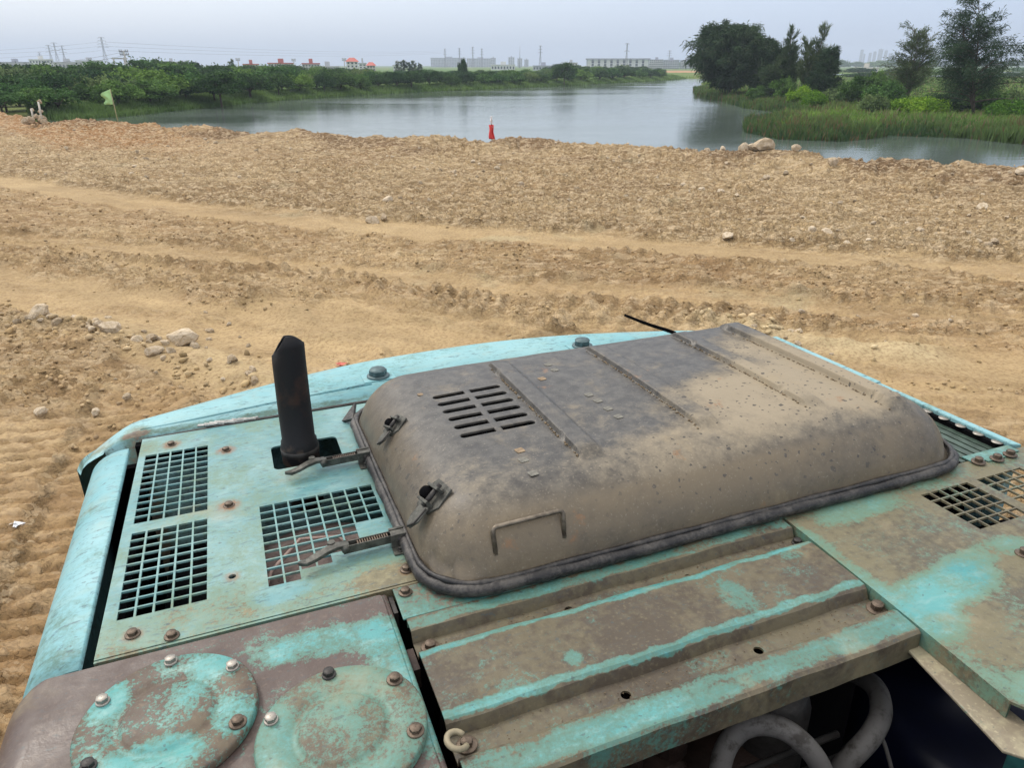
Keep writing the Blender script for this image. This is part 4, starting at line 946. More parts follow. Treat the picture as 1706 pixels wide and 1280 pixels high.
# rounded right lip of the tank top
part(MB().tube([(.1395, .965, -.004), (.1400, .8, -.004), (.1400, .3, -.004)], .0065, 10), 'tank_edge_bead', P_TANK, parent=tank)
def cover(cx, cy, r, mat, bolts, phs):
    mb = MB(); mb.lathe([(r, .0065), (r, .0165), (r - .003, .0195), (r * .64, .0195), (r * .60, .0170), (r * .54, .0165), (r * .50, .0195), (r * .47, .0215), (r * .1, .0215), (.0005, .0215)], (cx, cy), 72)
    o = part(mb, 'tank_cover', mat, parent=tank)
    for k, a in enumerate(phs):
        bx, by = cx + r * .88 * math.cos(R(a)), cy + r * .88 * math.sin(R(a)); bolt(bx, by, o, bolts[k], .0195)
    return o
cover(-.178, .815, .113, P_COV1, (BOLTN, BOLTN, BOLTN, BOLT, BOLTD, BOLTD), (90, 34, 146, -30, -150, -92))
cover(.0335, .7075, .109, P_COV2, (BOLTD, BOLT, BOLTN, BOLT, BOLTD, BOLTD), (92, 33, 152, -26, -150, -92))
# the black gap beside the tank with its inner bracket pieces
bk = MB(); bk.box(.149, .156, .93, .975, -.05, -.012); part(bk, 'gap_bracket', M_DARK)
part(MB().box(.1485, .159, .80, .845, -.05, -.014), 'gap_bracket', M_BROWN)
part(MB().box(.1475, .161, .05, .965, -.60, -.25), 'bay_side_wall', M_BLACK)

# --- left side door: rounded profile swept along the machine
def profile_sweep(prof, y0, y1, n, skew=0):
    V = []; F = []; K = len(prof)
    for i in range(n + 1):
        y = y0 + (y1 - y0) * i / n
        for (x, z) in prof: V.append((x, y + skew * 0, z))
    for i in range(n):
        for k in range(K): F.append((i * K + k, i * K + (k + 1) % K, (i + 1) * K + (k + 1) % K, (i + 1) * K + k))
    F += [tuple(range(K)), tuple(n * K + k for k in range(K - 1, -1, -1))]
    return V, F
def side_prof(xr, xl, r, zt, zb, th=.006, n=10):
    o = [(xr, zt)]; 
    for k in range(n + 1):
        a = math.pi / 2 * k / n; o.append((xl + r - r * math.sin(a), zt - r * .8 + r * .8 * math.cos(a)))
    o.append((xl, zb)); i_ = [(p[0] + th * .9, p[1] - th * .9) for p in o[::-1]]; i_[-1] = (xr, zt - th); return o + i_
V_, F_ = profile_sweep(side_prof(-.309, -.402, .090, -.002, -.95), .9755, 1.722, 10)
door = part(MB().add(V_, F_, True), 'side_door', P_SIDE)
me = door.data
for pol in me.polygons: pol.use_smooth = len(pol.vertices) == 4 and abs(pol.normal.y) < .5
part(MB().box(-.320, -.286, .9745, 1.76, -.12, -.09), 'door_gutter', M_BLACK)
part(MB().box(-.400, -.30, 1.723, 1.745, -.9, -.055), 'door_jamb', M_BLACK)

# --- tail (counterweight)
TC = [(-.305, 1.768), (-.355, 1.775), (-.415, 1.79)]
outer = [(-.432, 1.752), (-.432, 1.80), (-.415, 1.845), (-.375, 1.88), (-.30, 1.915), (-.21, 1.948), (-.06, 2.005), (.11, 2.062), (.30, 2.108), (.49, 2.122), (.70, 2.128), (.906, 2.108), (1.11, 2.065), (1.31, 2.002), (1.41, 1.966), (1.53, 1.91), (1.60, 1.865), (1.632, 1.83), (1.636, 1.78), (1.636, 1.74), (1.636, 1.70)]
def smooth_poly(P, it=3):
    for _ in range(it):
        Q = [P[0]]
        for a, b in zip(P[:-1], P[1:]): Q += [(a[0] * .75 + b[0] * .25, a[1] * .75 + b[1] * .25), (a[0] * .25 + b[0] * .75, a[1] * .25 + b[1] * .75)]
        P = Q + [P[-1]]
    return P
ou = smooth_poly(outer, 2); m = len(ou); oa = np.array(ou); tg = np.gradient(oa, axis=0); no = np.stack([-tg[:, 1], tg[:, 0]], 1); no /= np.linalg.norm(no, axis=1)[:, None]
lay = [(.0, -1.15), (.0, -.05), (.004, -.030), (.012, -.014), (.024, -.004), (.042, .001), (.062, .002)]
V_ = []; F_ = []
for ins, z in lay:
    for k in range(m):
        x, y = oa[k] - no[k] * ins; V_.append((x, max(y, 1.752), z - (.035 * float(sm(-.30, -.42, np.array(x))) if z > -.04 else 0)))
for k in range(len(lay) - 1):
    for i in range(m - 1): F_.append((k * m + i, k * m + i + 1, (k + 1) * m + i + 1, (k + 1) * m + i))
b0 = len(V_)
inn = [(max(-.395, min(1.60, V_[(len(lay) - 1) * m + i][0])), 1.772) for i in range(m)]
for i, (x, y) in enumerate(inn): V_.append((x, y, .0015 - .04 * float(sm(-.30, -.42, np.array(x)))))
for i in range(m - 1): F_.append(((len(lay) - 1) * m + i, (len(lay) - 1) * m + i + 1, b0 + i + 1, b0 + i))
b1 = len(V_)
for i, (x, y) in enumerate(inn): V_.append((x, y, -1.15))
for i in range(m - 1): F_.append((b0 + i, b0 + i + 1, b1 + i + 1, b1 + i))
tail = part(MB().add(V_, F_, True), 'counterweight', P_TAIL)
# crease strip between tail and deck
part(MB().tube([(-.285, 1.764, -.006), (.0, 1.7655, -.001), (.3, 1.767, .0), (.9, 1.767, 0)], .0055, 8), 'rubber_seam', M_DARK)
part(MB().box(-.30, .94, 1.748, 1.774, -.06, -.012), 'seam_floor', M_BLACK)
rg = random.Random(3); mb = MB()
for k in range(26):
    q = k / 25; mb.tube([(-.155 + .115 * q + rg.uniform(-.006, .006), 1.772 + rg.uniform(-.006, .008), .004 + rg.uniform(0, .004)), (-.125 + .115 * q + rg.uniform(-.01, .01), 1.768 + rg.uniform(-.006, .008), .003)], rg.uniform(.002, .004), 5)
part(mb, 'rag_strip', simple('frayed_white_rag', (.42, .42, .40), .9, 0, .3, 60))['kind'] = 'stuff'
# raised welt along the tail
part(MB().tube([(-.29, 1.815, .0), (-.15, 1.828, .003), (.05, 1.858, .003), (.3, 1.88, .003)], .004, 6), 'weld_welt', P_TAIL, parent=tail)
CAPM = MB(); CAPM.cyl((0, 0), .026, .004, .020, 6); CAPM.lathe([(.0245, .020), (.021, .0245), (.0005, .0245)], n=18); CAPM.lathe([(.033, 0), (.033, .004), (.03, .006), (.001, .006)], n=24); CAPM = CAPM.mesh('cap_bolt', M_GREYBOLT)
for (u, v) in ((630, 624), (970, 574)):
    x, y = mp(u, v, .01); pl = part(MB().prism(rrect(x - .046, x + .046, y - .034, y + .034, .003), .0022, .0042), 'bolt_plate', P_TAIL, .0008); link('cap_bolt', CAPM, pl, loc=(x, y, .0042))
# thin black strip sticking up behind the hood
a_ = np.array([*mp(1125, 556, .0), .0]); P_ = []
for k in range(12):
    q = k / 11; u = 1125 - 84 * q; v = 556 - 31 * q ** .82 + 3 * math.sin(q * 3.1); x, y = mp(u, v, .02 + .09 * q); P_.append((x, y, .02 + .09 * q))
part(MB().tube(P_, [.0065 * (1 - .35 * k / 11) for k in range(12)], 8), 'rubber_strip', M_BLACK)

# --- exhaust pipe
px_, py_ = .0680, 1.5486
pr = [(.038, -.14), (.038, -.028), (.0425, -.022), (.0425, .020), (.0405, .024), (.0405, .030), (.0372, .034), (.0368, .13), (.0362, .22)]
V_ = []; F_ = []; n = 40
lv = pr + [(.0362, .262), (.0345, .305)]
for k, (r_, z) in enumerate(lv):
    for i in range(n):
        a = 2 * math.pi * i / n; x, y = r_ * math.cos(a), r_ * math.sin(a); zz = z
        if k >= len(pr) - 1:
            cutz = .294 - (.050 * max(0.0, -x - .007) / .029 if x < 0 else .032 * (x / .036) ** 2.4) - .55 * max(0.0, y + .004) - .10 * max(0.0, -y) ** 1.0
            zz = min(z, cutz) if k < len(lv) - 1 else cutz
        V_.append((px_ + x + .02 * (max(z, 0) / .3) ** 2 * .3, py_ + y, zz))
for k in range(len(lv) - 1):
    for i in range(n): F_.append((k * n + i, k * n + (i + 1) % n, (k + 1) * n + (i + 1) % n, (k + 1) * n + i))
ei = NT('burnt_exhaust_steel', .62, .25, .4); sp = ei.n('SeparateXYZ'); ei.l(ei.P(), sp.inputs[0])
ec = ei.mix(ei.step(ei.math('ADD', ei.noise(22, 6, .65), ei.math('MULTIPLY', ei.math('ABSOLUTE', ei.math('SUBTRACT', sp.outputs[2], .17)), -2.2)), .40, .62), (.011, .011, .013), (.040, .022, .017))
ec = ei.mix(ei.step(ei.math('ADD', ei.noise(30, 5), ei.math('MULTIPLY', sp.outputs[2], -5)), .45, .7), ec, (.11, .075, .055))
ei.col(ec); ei.bump(ei.noise(45, 5), .0015, .6)
pipe = part(MB().add(V_, F_, True), 'exhaust_pipe', ei.m)
so = pipe.modifiers.new('wall', 'SOLIDIFY'); so.thickness = .0025; so.offset = -1
part(MB().lathe([(.0405, -.004), (.0435, -.001), (.0435, .012), (.0405, .015)], (px_, py_), 40), 'pipe_clamp', M_DARK, parent=pipe)

# --- engine hood
HX0, HX1, HY0, HY1, HR = .212, 1.432, .905, 1.700, .105
HZ0, HT, HWD = .016, .118, .150
cx_, cy_ = (HX0 + HX1) / 2, (HY0 + HY1) / 2; ax_, ay_ = (HX1 - HX0) / 2, (HY1 - HY0) / 2
RIBS = [(.540, .052, 1.035, 1.560), (.815, .052, 1.045, 1.575), (1.085, .050, 1.045, 1.585), (1.262, .060, .985, 1.605)]
xl = list(np.arange(HX0, HX1, .0085)) + [HX1]
for rx, rw, _, _ in RIBS: xl += [rx - .0022, rx - .0006, rx + .0006, rx + .0022, rx + rw - .014, rx + rw - .004]
xl = sorted(set(round(v, 5) for v in xl)); xl = [v for k, v in enumerate(xl) if k == 0 or v - xl[k - 1] > .0009]; xl[-1] = HX1
yl = np.linspace(HY0, HY1, 100)
XX, YY = np.meshgrid(xl, yl); qx = (XX - cx_) ; qy = (YY - cy_)
M_ = np.maximum(np.abs(qx) / ax_, np.abs(qy) / ay_); rr_ = HR * M_ ** 2 + 1e-6
A_, B_ = ax_ * M_, ay_ * M_; ux, uy = np.abs(qx) - (A_ - rr_), np.abs(qy) - (B_ - rr_)
cm = (ux > 0) & (uy > 0); nn_ = np.hypot(ux, uy) + 1e-9; mxn = np.maximum(ux, uy)
nux, nuy = np.where(cm, ux / nn_ * mxn, ux), np.where(cm, uy / nn_ * mxn, uy)
PX = cx_ + np.sign(qx) * np.where(cm, (A_ - rr_) + nux, np.abs(qx)); PY = cy_ + np.sign(qy) * np.where(cm, (B_ - rr_) + nuy, np.abs(qy))
def hood_z(x, y):
    ux, uy = np.abs(x - cx_) - (ax_ - HR - .03), np.abs(y - cy_) - (ay_ - HR - .03); rad = HR + .03
    out = np.hypot(np.maximum(ux, 0), np.maximum(uy, 0)) + np.minimum(np.maximum(ux, uy), 0)
    ins = np.clip(rad - out, 0, None); t = np.clip(ins / HWD, 0, 1)
    z = HZ0 + HT * (1 - (1 - t) ** 2.35) ** .62
    z = z + .010 * (1 - ((x - cx_) / ax_) ** 2) * (1 - ((y - cy_) / ay_) ** 2) * t
    for rx, rw, ya, yb in RIBS:
        k = sm(rx - .0014, rx + .0014, x) * sm(rx + rw, rx + rw - .009, x) * sm(ya - .004, ya + .03, y) * sm(yb + .004, yb - .03, y)
        z = z + .0125 * k
    z = z - .0045 * sm(1.262 - .07, 1.262 - .005, x) * sm(1.262, 1.258, x) * sm(.99, 1.03, y) * sm(1.6, 1.55, y)
    z = z + .0016 * fbm(x * 6, y * 6, 3, 201)
    return z
ZZ = hood_z(PX, PY)
H_, W__ = PX.shape; n = H_ * W__
top = np.stack([PX.ravel(), PY.ravel(), ZZ.ravel()], 1); bot = top.copy(); bot[:, 2] -= .004
ii = np.arange(H_ - 1)[:, None] * W__; jj = np.arange(W__ - 1)[None]
Ft = np.stack([ii + jj, ii + jj + 1, ii + W__ + jj + 1, ii + W__ + jj], -1).reshape(-1, 4)
ring = [j for j in range(W__)] + [i * W__ + W__ - 1 for i in range(1, H_)] + [(H_ - 1) * W__ + j for j in range(W__ - 2, -1, -1)] + [i * W__ for i in range(H_ - 2, 0, -1)]
Fs = np.array([(ring[(k + 1) % len(ring)], ring[k], ring[k] + n, ring[(k + 1) % len(ring)] + n) for k in range(len(ring))])
hd = NT('dusty_hood_steel', .5, .15, .4); P = hd.P()
nA = hd.noise(4, 7, .6, P, .6); nB = hd.noise(38, 6, .65, P); nC = hd.noise(210, 3, .6, P)
dust = hd.math('MULTIPLY_ADD', nA, 1.0, hd.math('MULTIPLY_ADD', nB, .55, hd.math('MULTIPLY_ADD', nC, .25, -.66)))
dust = hd.blobs(dust, [(1.10, 1.13, .40, .22, .50), (1.22, 1.27, .18, .34, .34), (.74, 1.02, .34, .10, .30), (1.33, 1.1, .2, .4, .15), (.30, 1.08, .10, .12, .12), (.95, .94, .8, .05, -.20), (.42, 1.40, .28, .34, -.32), (.8, 1.45, .4, .25, -.38)], P)
c = hd.mix(hd.step(nB, .3, .7), (.047, .045, .043), (.096, .091, .082))
geo_ = hd.n('NewGeometry'); sn = hd.n('SeparateXYZ'); hd.l(hd.P(), sn.inputs[0])
low = hd.math('MULTIPLY', hd.step(sn.outputs[2], .136, .095), hd.blobs(.62, [(.9, .90, 1.1, .26, .6)], P), None, True)                        # the flanks carry brownish caked dirt
c = hd.mix(hd.math('MULTIPLY', low, hd.step(hd.math('ADD', nA, hd.math('MULTIPLY', nB, .3)), .42, .72, .42, 1.0)), c, (.155, .125, .085))
c = hd.mix(hd.step(dust, .20, .82, 0, .88), c, (.30, .252, .178))
c = hd.mix(hd.step(hd.noise(9, 6, .7, hd.P('Object', (1, 1, .35))), .55, .75, 0, .4), c, (.30, .24, .15))
c = hd.mix(hd.step(hd.noise(10.5, 6, .65, hd.P('Object', (1, 1, 1), (0, 0, 2))), .64, .70, 0, .55), c, (.24, .125, .06))
# dried rain spots, denser where the dust lies
def spots(sc, r0, thr, vec):
    v = hd.n('TexVoronoi'); hd.l(vec, v.inputs['Vector']); v.inputs['Scale'].default_value = sc
    s2 = hd.n('SeparateColor'); hd.l(v.outputs['Color'], s2.inputs[0])
    rad = hd.math('MULTIPLY', s2.outputs[1], r0)
    return hd.math('MULTIPLY', hd.math('LESS_THAN', v.outputs['Distance'], hd.math('ADD', rad, .06)), hd.math('GREATER_THAN', s2.outputs[0], thr))
wob = hd.n('VectorMath'); wob.operation = 'MULTIPLY_ADD'; hd.l(hd.noise(90, 3, .6, P, 0, 1), wob.inputs[0]); wob.inputs[1].default_value = (.012, .012, .012); hd.l(P, wob.inputs[2])
stv = hd.n('Mapping'); hd.l(wob.outputs[0], stv.inputs[0]); stv.inputs['Scale'].default_value = (1, 1.25, .8)
spt = hd.math('MAXIMUM', spots(75, .24, .42, stv.outputs[0]), spots(36, .20, .66, stv.outputs[0]))
spm = hd.math('MULTIPLY', spt, hd.step(hd.blobs(.12, [(1.15, 1.12, .45, .25, .8), (.30, 1.25, .10, .35, .8), (1.3, 1.3, .25, .4, .5), (.8, 1.0, .35, .12, .25)], P), .1, .4, .22, .9))
c = hd.mix(spm, c, (.060, .055, .050))
c = hd.mix(hd.step(nC, .6, .72, 0, .3), c, (.38, .34, .27))
hd.col(c); hd.rough(hd.step(dust, .2, .7, .42, .8)); b = hd.bump(nB, .0018, .5); hd.bump(nC, .0006, .5, b)
hm = npmesh('engine_hood', np.concatenate([top, bot]), np.concatenate([Ft, Ft[:, ::-1] + n, Fs]), hd.m, True)
hood = link('engine_hood', hm, EX, loc=OFF)
c_ = MB()
sa, sb, sc_, sd2 = np.array([*mp(726, 666, .13)]), np.array([*mp(838, 652, .13)]), np.array([*mp(777, 733, .13)]), np.array([*mp(889, 710, .13)])
x0s, x1s = .3585, .5195; ys0, ys1 = (sc_[1] + sd2[1]) / 2, (sa[1] + sb[1]) / 2
pt = (ys1 - ys0) / 5
for k in range(6):
    yc = ys0 + k * pt; hw = .0085
    for lo, hi, rs in ((x0s, .4325, 0), (.4465, x1s, 1)):
        PP = []
        if rs == 0: PP = [(hi, yc - hw), (hi, yc + hw)] + [(lo + hw - hw * math.sin(a), yc + hw * math.cos(a)) for a in np.linspace(0, math.pi, 9)]
        else: PP = [(lo, yc + hw), (lo, yc - hw)] + [(hi - hw + hw * math.sin(a), yc - hw * math.cos(a)) for a in np.linspace(0, math.pi, 9)]
        c_.prism(PP, .09, .2)
cut(hood, c_)
part(MB().box(.30, .57, 1.12, 1.48, .04, .05), 'slot_shade_sheet', M_BLACK, parent=hood)  # black sheet under the slots stands in for the inner shade
hz_ = lambda x, y: float(hood_z(np.array([float(x)]), np.array([float(y)]))[0])
# mud caught against the ribs
rg = np.random.default_rng(4); VV = []; FF = []; 
for rx, rw, ya, yb in RIBS:
    for k in range(150):
        y = ya + .01 + (yb - ya - .04) * float(np.clip(rg.choice([.1, .25, .42, .5, .7, .82]) + rg.normal() * .09, 0, 1)); s_ = .0009 + .0024 * rg.random() ** 2.5; x = rx - .002 - abs(rg.normal()) * .0018; z = hz_(rx - .006, y) + .001
        b_ = len(VV); VV += [(x + s_ * dx * rg.uniform(.7, 1.2), y + s_ * dy * 1.4, z + s_ * dz * rg.uniform(.7, 1.2)) for dx, dy, dz in ((1, 0, 0), (-1, 0, 0), (0, 1, 0), (0, -1, 0), (0, 0, 1), (0, 0, -1))]
        FF += [(b_ + a, b_ + c0, b_ + d0) for a, c0, d0 in ((0, 2, 4), (2, 1, 4), (1, 3, 4), (3, 0, 4), (2, 0, 5), (1, 2, 5), (3, 1, 5), (0, 3, 5))]
o = link('mud_crumbs', npmesh('mud_crumbs', VV, FF, simple('caked_mud', (.16, .12, .075), .95, 0, .5, 120)), hood); o['kind'] = 'stuff'
# square adhesive marks
sqm = simple('square_pad_residue', (.14, .135, .115), .7, 0, .3, 120)
for k, (u, v) in enumerate(((913, 611), (924, 620), (903, 635), (981, 662), (996, 672), (1013, 685), (1030, 698), (866, 752), (872, 768), (888, 788), (700, 657))):
    x, y = mp(u, v, .137); z = hz_(x, y); s_ = .0085 if k < 10 else .006
    mb = MB().prism(rrect(-s_, s_, -s_, s_, .0025), 0, .0012); o = part(mb, 'square_pad', sqm if k not in (2, 7, 10) else simple('rusty_pad', (.22, .16, .10), .8, 0, .3, 100), parent=hood); o.location = (x, y, z); o.rotation_euler = (0, 0, .12)
# rubber seal round the hood foot
RBS = NT('dusty_rubber', .5, 0, .5); gq = RBS.n('NewGeometry'); 
RBS.col(RBS.mix(RBS.step(RBS.math('MULTIPLY_ADD', RBS.noise(16, 6, .7), .7, RBS.math('MULTIPLY', RBS.noise(150, 4, .6), .3)), .42, .62), (.012, .011, .012), (.070, .064, .058))); RBS.bump(RBS.noise(70, 5, .6), .003, .7)
def seal_path(dx, n=10):
    P = rrect(HX0 - dx, HX1 + dx, HY0 - dx, HY1 + dx, HR + dx, 14); Q = []
    for a, b in zip(P, P[1:] + P[:1]):
        L = math.hypot(b[0] - a[0], b[1] - a[1]); m_ = max(1, int(L / .03))
        for k in range(m_): Q.append((a[0] + (b[0] - a[0]) * k / m_, a[1] + (b[1] - a[1]) * k / m_))
    return Q
sq = seal_path(.006)
part(MB().tube([(x, y, .0125 + .0015 * math.sin(k * .35)) for k, (x, y) in enumerate(sq)], [.0112 + .0009 * math.sin(k * 1.7) + .0008 * math.sin(k * 4.1) for k in range(len(sq))], 14, closed=True), 'rubber_seal', RBS.m, parent=hood)
sq2 = seal_path(.001)
part(MB().tube([(x, y, .0235) for x, y in sq2], [.0052 + .001 * math.sin(k * 1.1) for k in range(len(sq2))], 8, closed=True), 'seal_lip', RBS.m, parent=hood)
for (x, y, a) in ((.245, .93, .8), (.80, .899, 1.57), (.62, .899, 1.5), (1.437, .98, .2)):
    part(MB().lathe([(.0138, -.003), (.0146, -.001), (.0146, .001), (.0138, .003)], n=16, M=Matrix.Translation((x, y, .013)) @ Matrix.Rotation(R(90), 4, 'X') @ Matrix.Rotation(0, 4, 'Y')), 'seal_joint', M_DARK, parent=hood) if False else None
# torn flap of the seal at the left rear corner
part(MB().add([(.182, 1.665, .004), (.206, 1.630, .022), (.222, 1.685, .040), (.188, 1.663, -.002), (.210, 1.630, .016), (.226, 1.685, .032)], [(0, 1, 2), (3, 5, 4), (0, 3, 4, 1), (1, 4, 5, 2), (2, 5, 3, 0)]), 'seal_flap', RBS.m, parent=hood)
# grab handle on the front flank
def onhood(u, v):
    z = .05
    for _ in range(14): x, y = mp(u, v, z); z = .5 * z + .5 * hz_(x, y)
    return np.array([x, y, z])
f1, f2 = onhood(826, 921), onhood(940, 893); k1 = np.array([*mp(820, 880, f1[2] + .040), f1[2] + .040]); k2 = np.array([*mp(938, 850, f2[2] + .040), f2[2] + .040])
def corner(a, b, c, n=5):
    a, b, c = map(np.array, (a, b, c)); return [(1 - t) ** 2 * a + 2 * t * (1 - t) * b + t * t * c for t in np.linspace(0, 1, n)]
dn = lambda p, q, t: p + (q - p) * t
hp = [f1 - np.array([0, 0, .004])] + corner(dn(k1, f1, .25), k1, dn(k1, k2, .07)) + corner(dn(k2, k1, .07), k2, dn(k2, f2, .25)) + [f2 - np.array([0, 0, .004])]
part(MB().tube(hp, .0042, 10), 'grab_handle', simple('worn_handle_steel', (.16, .135, .105), .45, .6, .4, 60), parent=hood)
# --- latch keepers on the left flank of the hood
def keeper(u, v, s_, tilt):
    p = onhood(u, v); x, y, z = p; ex, ey = .004, .004
    nx = -(hz_(x + ex, y) - hz_(x - ex, y)) / (2 * ex); ny = -(hz_(x, y + ey) - hz_(x, y - ey)) / (2 * ey); N = Vector((nx, ny, 1)).normalized()
    X = Vector((0, 1, 0)); X = (X - N * X.dot(N)).normalized(); Y = N.cross(X); Mx = Matrix((( X.x, Y.x, N.x, x), (X.y, Y.y, N.y, y), (X.z, Y.z, N.z, z), (0, 0, 0, 1))) @ Matrix.Rotation(tilt, 4, 'Z')
    mb = MB()
    mb.prism([(a * s_, b * s_) for a, b in ((-.030, -.026), (.018, -.030), (.030, -.012), (.026, .022), (-.016, .026), (-.032, .008))], -.001, .0035, Mx)
    mb.box(-.020 * s_, .012 * s_, -.016 * s_, -.011 * s_, .0035, .018 * s_, Mx); mb.box(-.020 * s_, .012 * s_, .010 * s_, .015 * s_, .0035, .018 * s_, Mx)
    kp = part(mb, 'latch_keeper', M_CATCH, .0008, parent=hood)
    mb = MB(); mb.tube([Mx @ Vector(q) for q in ((-.010 * s_, -.022 * s_, .012 * s_), (-.010 * s_, .020 * s_, .012 * s_))], .0042 * s_, 8); part(mb, 'hinge_pin', M_DARK, parent=kp)
    mb = MB(); mb.prism([(a * s_, b * s_) for a, b in ((-.024, .018), (.002, .020), (.006, .040), (-.002, .056), (-.014, .058), (-.024, .044))], .008 * s_, .0115 * s_, Mx); part(mb, 'keeper_tongue', M_CATCH, .001, parent=kp)
    mb = MB(); mb.tube([Mx @ Vector(q) for q in ((-.022 * s_, .020 * s_, .0125 * s_), (-.020 * s_, .048 * s_, .0125 * s_), (-.010 * s_, .058 * s_, .0125 * s_))], .002, 6); part(mb, 'tongue_rim', M_DARK, parent=kp)
    mb = MB(); mb.lathe([(.0005, .020 * s_), (.008 * s_, .017 * s_), (.013 * s_, .009 * s_), (.014 * s_, 0.0)], n=16, M=Mx @ Matrix.Translation((.012 * s_, 0, 0))); part(mb, 'keeper_boss', M_BLACK, parent=kp)
keeper(657, 710, .95, .35); keeper(722, 830, 1.15, .25)
# --- over-centre latches on the deck
def latch(x0, y0, dirx, s_, bend):
    """x0,y0: foot bracket by the hood; arm reaches to -x"""
    t = part(MB().box(x0 - .014, x0 + .014, y0 - .016, y0 + .016, .0005, .0035).box(x0 - .014, x0 + .014, y0 + .006, y0 + .012, .0035, .030).box(x0 - .014, x0 + .014, y0 + .026, y0 + .032, .0035, .030).box(x0 - .013, x0 + .013, y0 + .012, y0 + .026, .024, .028), 'latch_bracket', M_CATCH, .001)
    link('bolt', BOLTD, t, loc=(x0, y0 - .005, .0032)).scale = (.62, .62, .8)
    o = MB(); o.tube([(x0 + .003, y0 + .004, .018), (x0 + .003, y0 + .036, .018)], .0055, 10); part(o, 'latch_pin', M_DARK, parent=t)
    xa = x0 - .012; L = .088 * s_; an = bend; M_x = Matrix.Translation((xa, y0 + .019, .017)) @ Matrix.Rotation(an, 4, 'Z')
    m1 = MB().box(-L, 0, -.0085, -.0065, -.006, .010, M_x).box(-L, 0, .0065, .0085, -.006, .010, M_x).box(-L, 0, -.0064, .0064, -.006, -.004, M_x)
    part(m1, 'latch_arm', M_CATCH, .0006, parent=t)
    for k in range(13): 
        sx = -.006 - k * (L - .030) / 13; part(MB().box(sx - .0022, sx, -.0062, .0062, .0, .0088, M_x), 'latch_tooth', M_BOLT, parent=t)
    part(MB().tube([M_x @ Vector((-L + .004, -.011, .004)), M_x @ Vector((-L + .004, .011, .004))], .0075, 10), 'latch_pivot', M_CATCH, parent=t)
    pts = [M_x @ Vector(p) for p in ((-L + .012, 0, .006), (-L - .010, -.002, .010), (-L - .030, -.008, .009), (-L - .048, -.012, .004), (-L - .066, -.018, .002), (-L - .080, -.019, .0045))]
    V = []; F = []; wd_ = [.006, .009, .0095, .0095, .0075, .002]
    for k, p in enumerate(pts):
        for dx, dz in ((-1, 1), (1, 1), (1, -1), (-1, -1)): V.append(p + Vector((0, dx * wd_[k], dz * .0028 + (.002 if dz > 0 and abs(dx) == 1 else 0))))
    for k in range(5):
        for i in range(4): F.append((k * 4 + i, k * 4 + (i + 1) % 4, (k + 1) * 4 + (i + 1) % 4, (k + 1) * 4 + i))
    F += [(3, 2, 1, 0), (20, 21, 22, 23)]
    part(MB().add(V, F), 'latch_lever', M_CATCH, .0015, parent=t)
    part(MB().cyl((0, 0), .007, 0, .008, 12, Matrix.Translation(M_x @ Vector((-L - .018, .008, .008)))), 'lever_knob', M_CATCH, parent=t)
latch(.196, 1.418, -1, .92, .04); latch(.196, 1.080, -1, 1.0, .02)

# --- right panel
xr0 = .9075
rp = part(MB().prism([(.912, .918), (.9075, .80), (.897, .60), (.886, .425), (.90, .40), (.93, .388), (1.70, .388), (1.70, .918)], -.0045, .0), 'right_panel', P_RIGHT)
c_ = MB()
grid(c_, 1.2235, .7255, .0272, .0268, 5, 5, .0034, .0034); grid(c_, 1.3835, .7255, .0272, .0268, 5, 5, .0034, .0034); grid(c_, 1.55, .7255, .0272, .0268, 5, 5, .0034, .0034)
cut(rp, c_)
x, y = mp(1706, 924); bolt(x, y, rp, BOLTL)
part(MB().box(.9135, 1.70, .9185, .9205, -.04, -.001), 'panel_rear_lip', P_RIGHT, parent=rp)
# folded left and front edge of the panel and the flange below
ed = MB()
for (xa, ya), (xb, yb) in (((.912, .918), (.9075, .80)), ((.9075, .80), (.897, .60)), ((.897, .60), (.886, .425))):
    ed.add([(xa, ya, -.005), (xb, yb, -.005), (xb, yb, -.030), (xa, ya, -.030), (xa + .004, ya, -.005), (xb + .004, yb, -.005), (xb + .004, yb, -.030), (xa + .004, ya, -.030)], [(0, 1, 2, 3), (4, 7, 6, 5), (3, 2, 6, 7), (0, 4, 5, 1)])
part(ed, 'folded_edge', P_RIGHT, parent=rp)
part(MB().prism([(.878, .598), (.912, .598), (.905, .380), (.862, .360), (.835, .390)][::-1], -.036, -.031), 'frame_flange', P_EDGE, .0015)
part(MB().prism([(.87, .350), (1.7, .350), (1.7, .372), (.87, .372)], -.0365, -.0315), 'frame_flange', P_EDGE, .0015)
# hinge plates and bolts at the rear edge of the right panel
hp_ = part(MB().prism([(1.440, .905), (1.475, .905), (1.475, .898), (1.53, .898), (1.53, .906), (1.585, .906), (1.585, .935), (1.44, .935)], .0006, .0034), 'hinge_plate', P_STRIP, .0006)
for (u, v) in ((1630, 768), (1661, 763), (1683, 756)):
    x, y = mp(u, v + 1, .005); bolt(x, y, hp_, BOLTL, .0034)
# radiator box beyond
rad = part(MB().box(1.445, 1.598, .945, 1.30, -.035, -.030), 'radiator_core', simple('radiator_green', (.035, .06, .048), .5, .2, .3, 40))
for k in range(6): part(MB().box(1.455 + k * .024, 1.473 + k * .024, .945, 1.30, -.0295, -.020), 'radiator_slat', simple('radiator_slat_green', (.055, .085, .068), .45, .2, .3, 40), .001, parent=rad)
rail = part(MB().prism([(1.603, .935), (1.622, .925), (1.622, 1.33), (1.603, 1.33)], -.03, .002), 'side_rail', P_SIDE, .003)
part(MB().box(1.590, 1.6025, .935, 1.33, -.02, -.008), 'rail_liner', M_BLACK)
for k in range(7): part(MB().lathe([(.0005, -.006), (.0125, -.006), (.0125, -.0045), (.0005, -.0045)], (1.5965, .965 + k * .047), 18), 'rail_hole_rim', M_BOLTN, parent=rail)
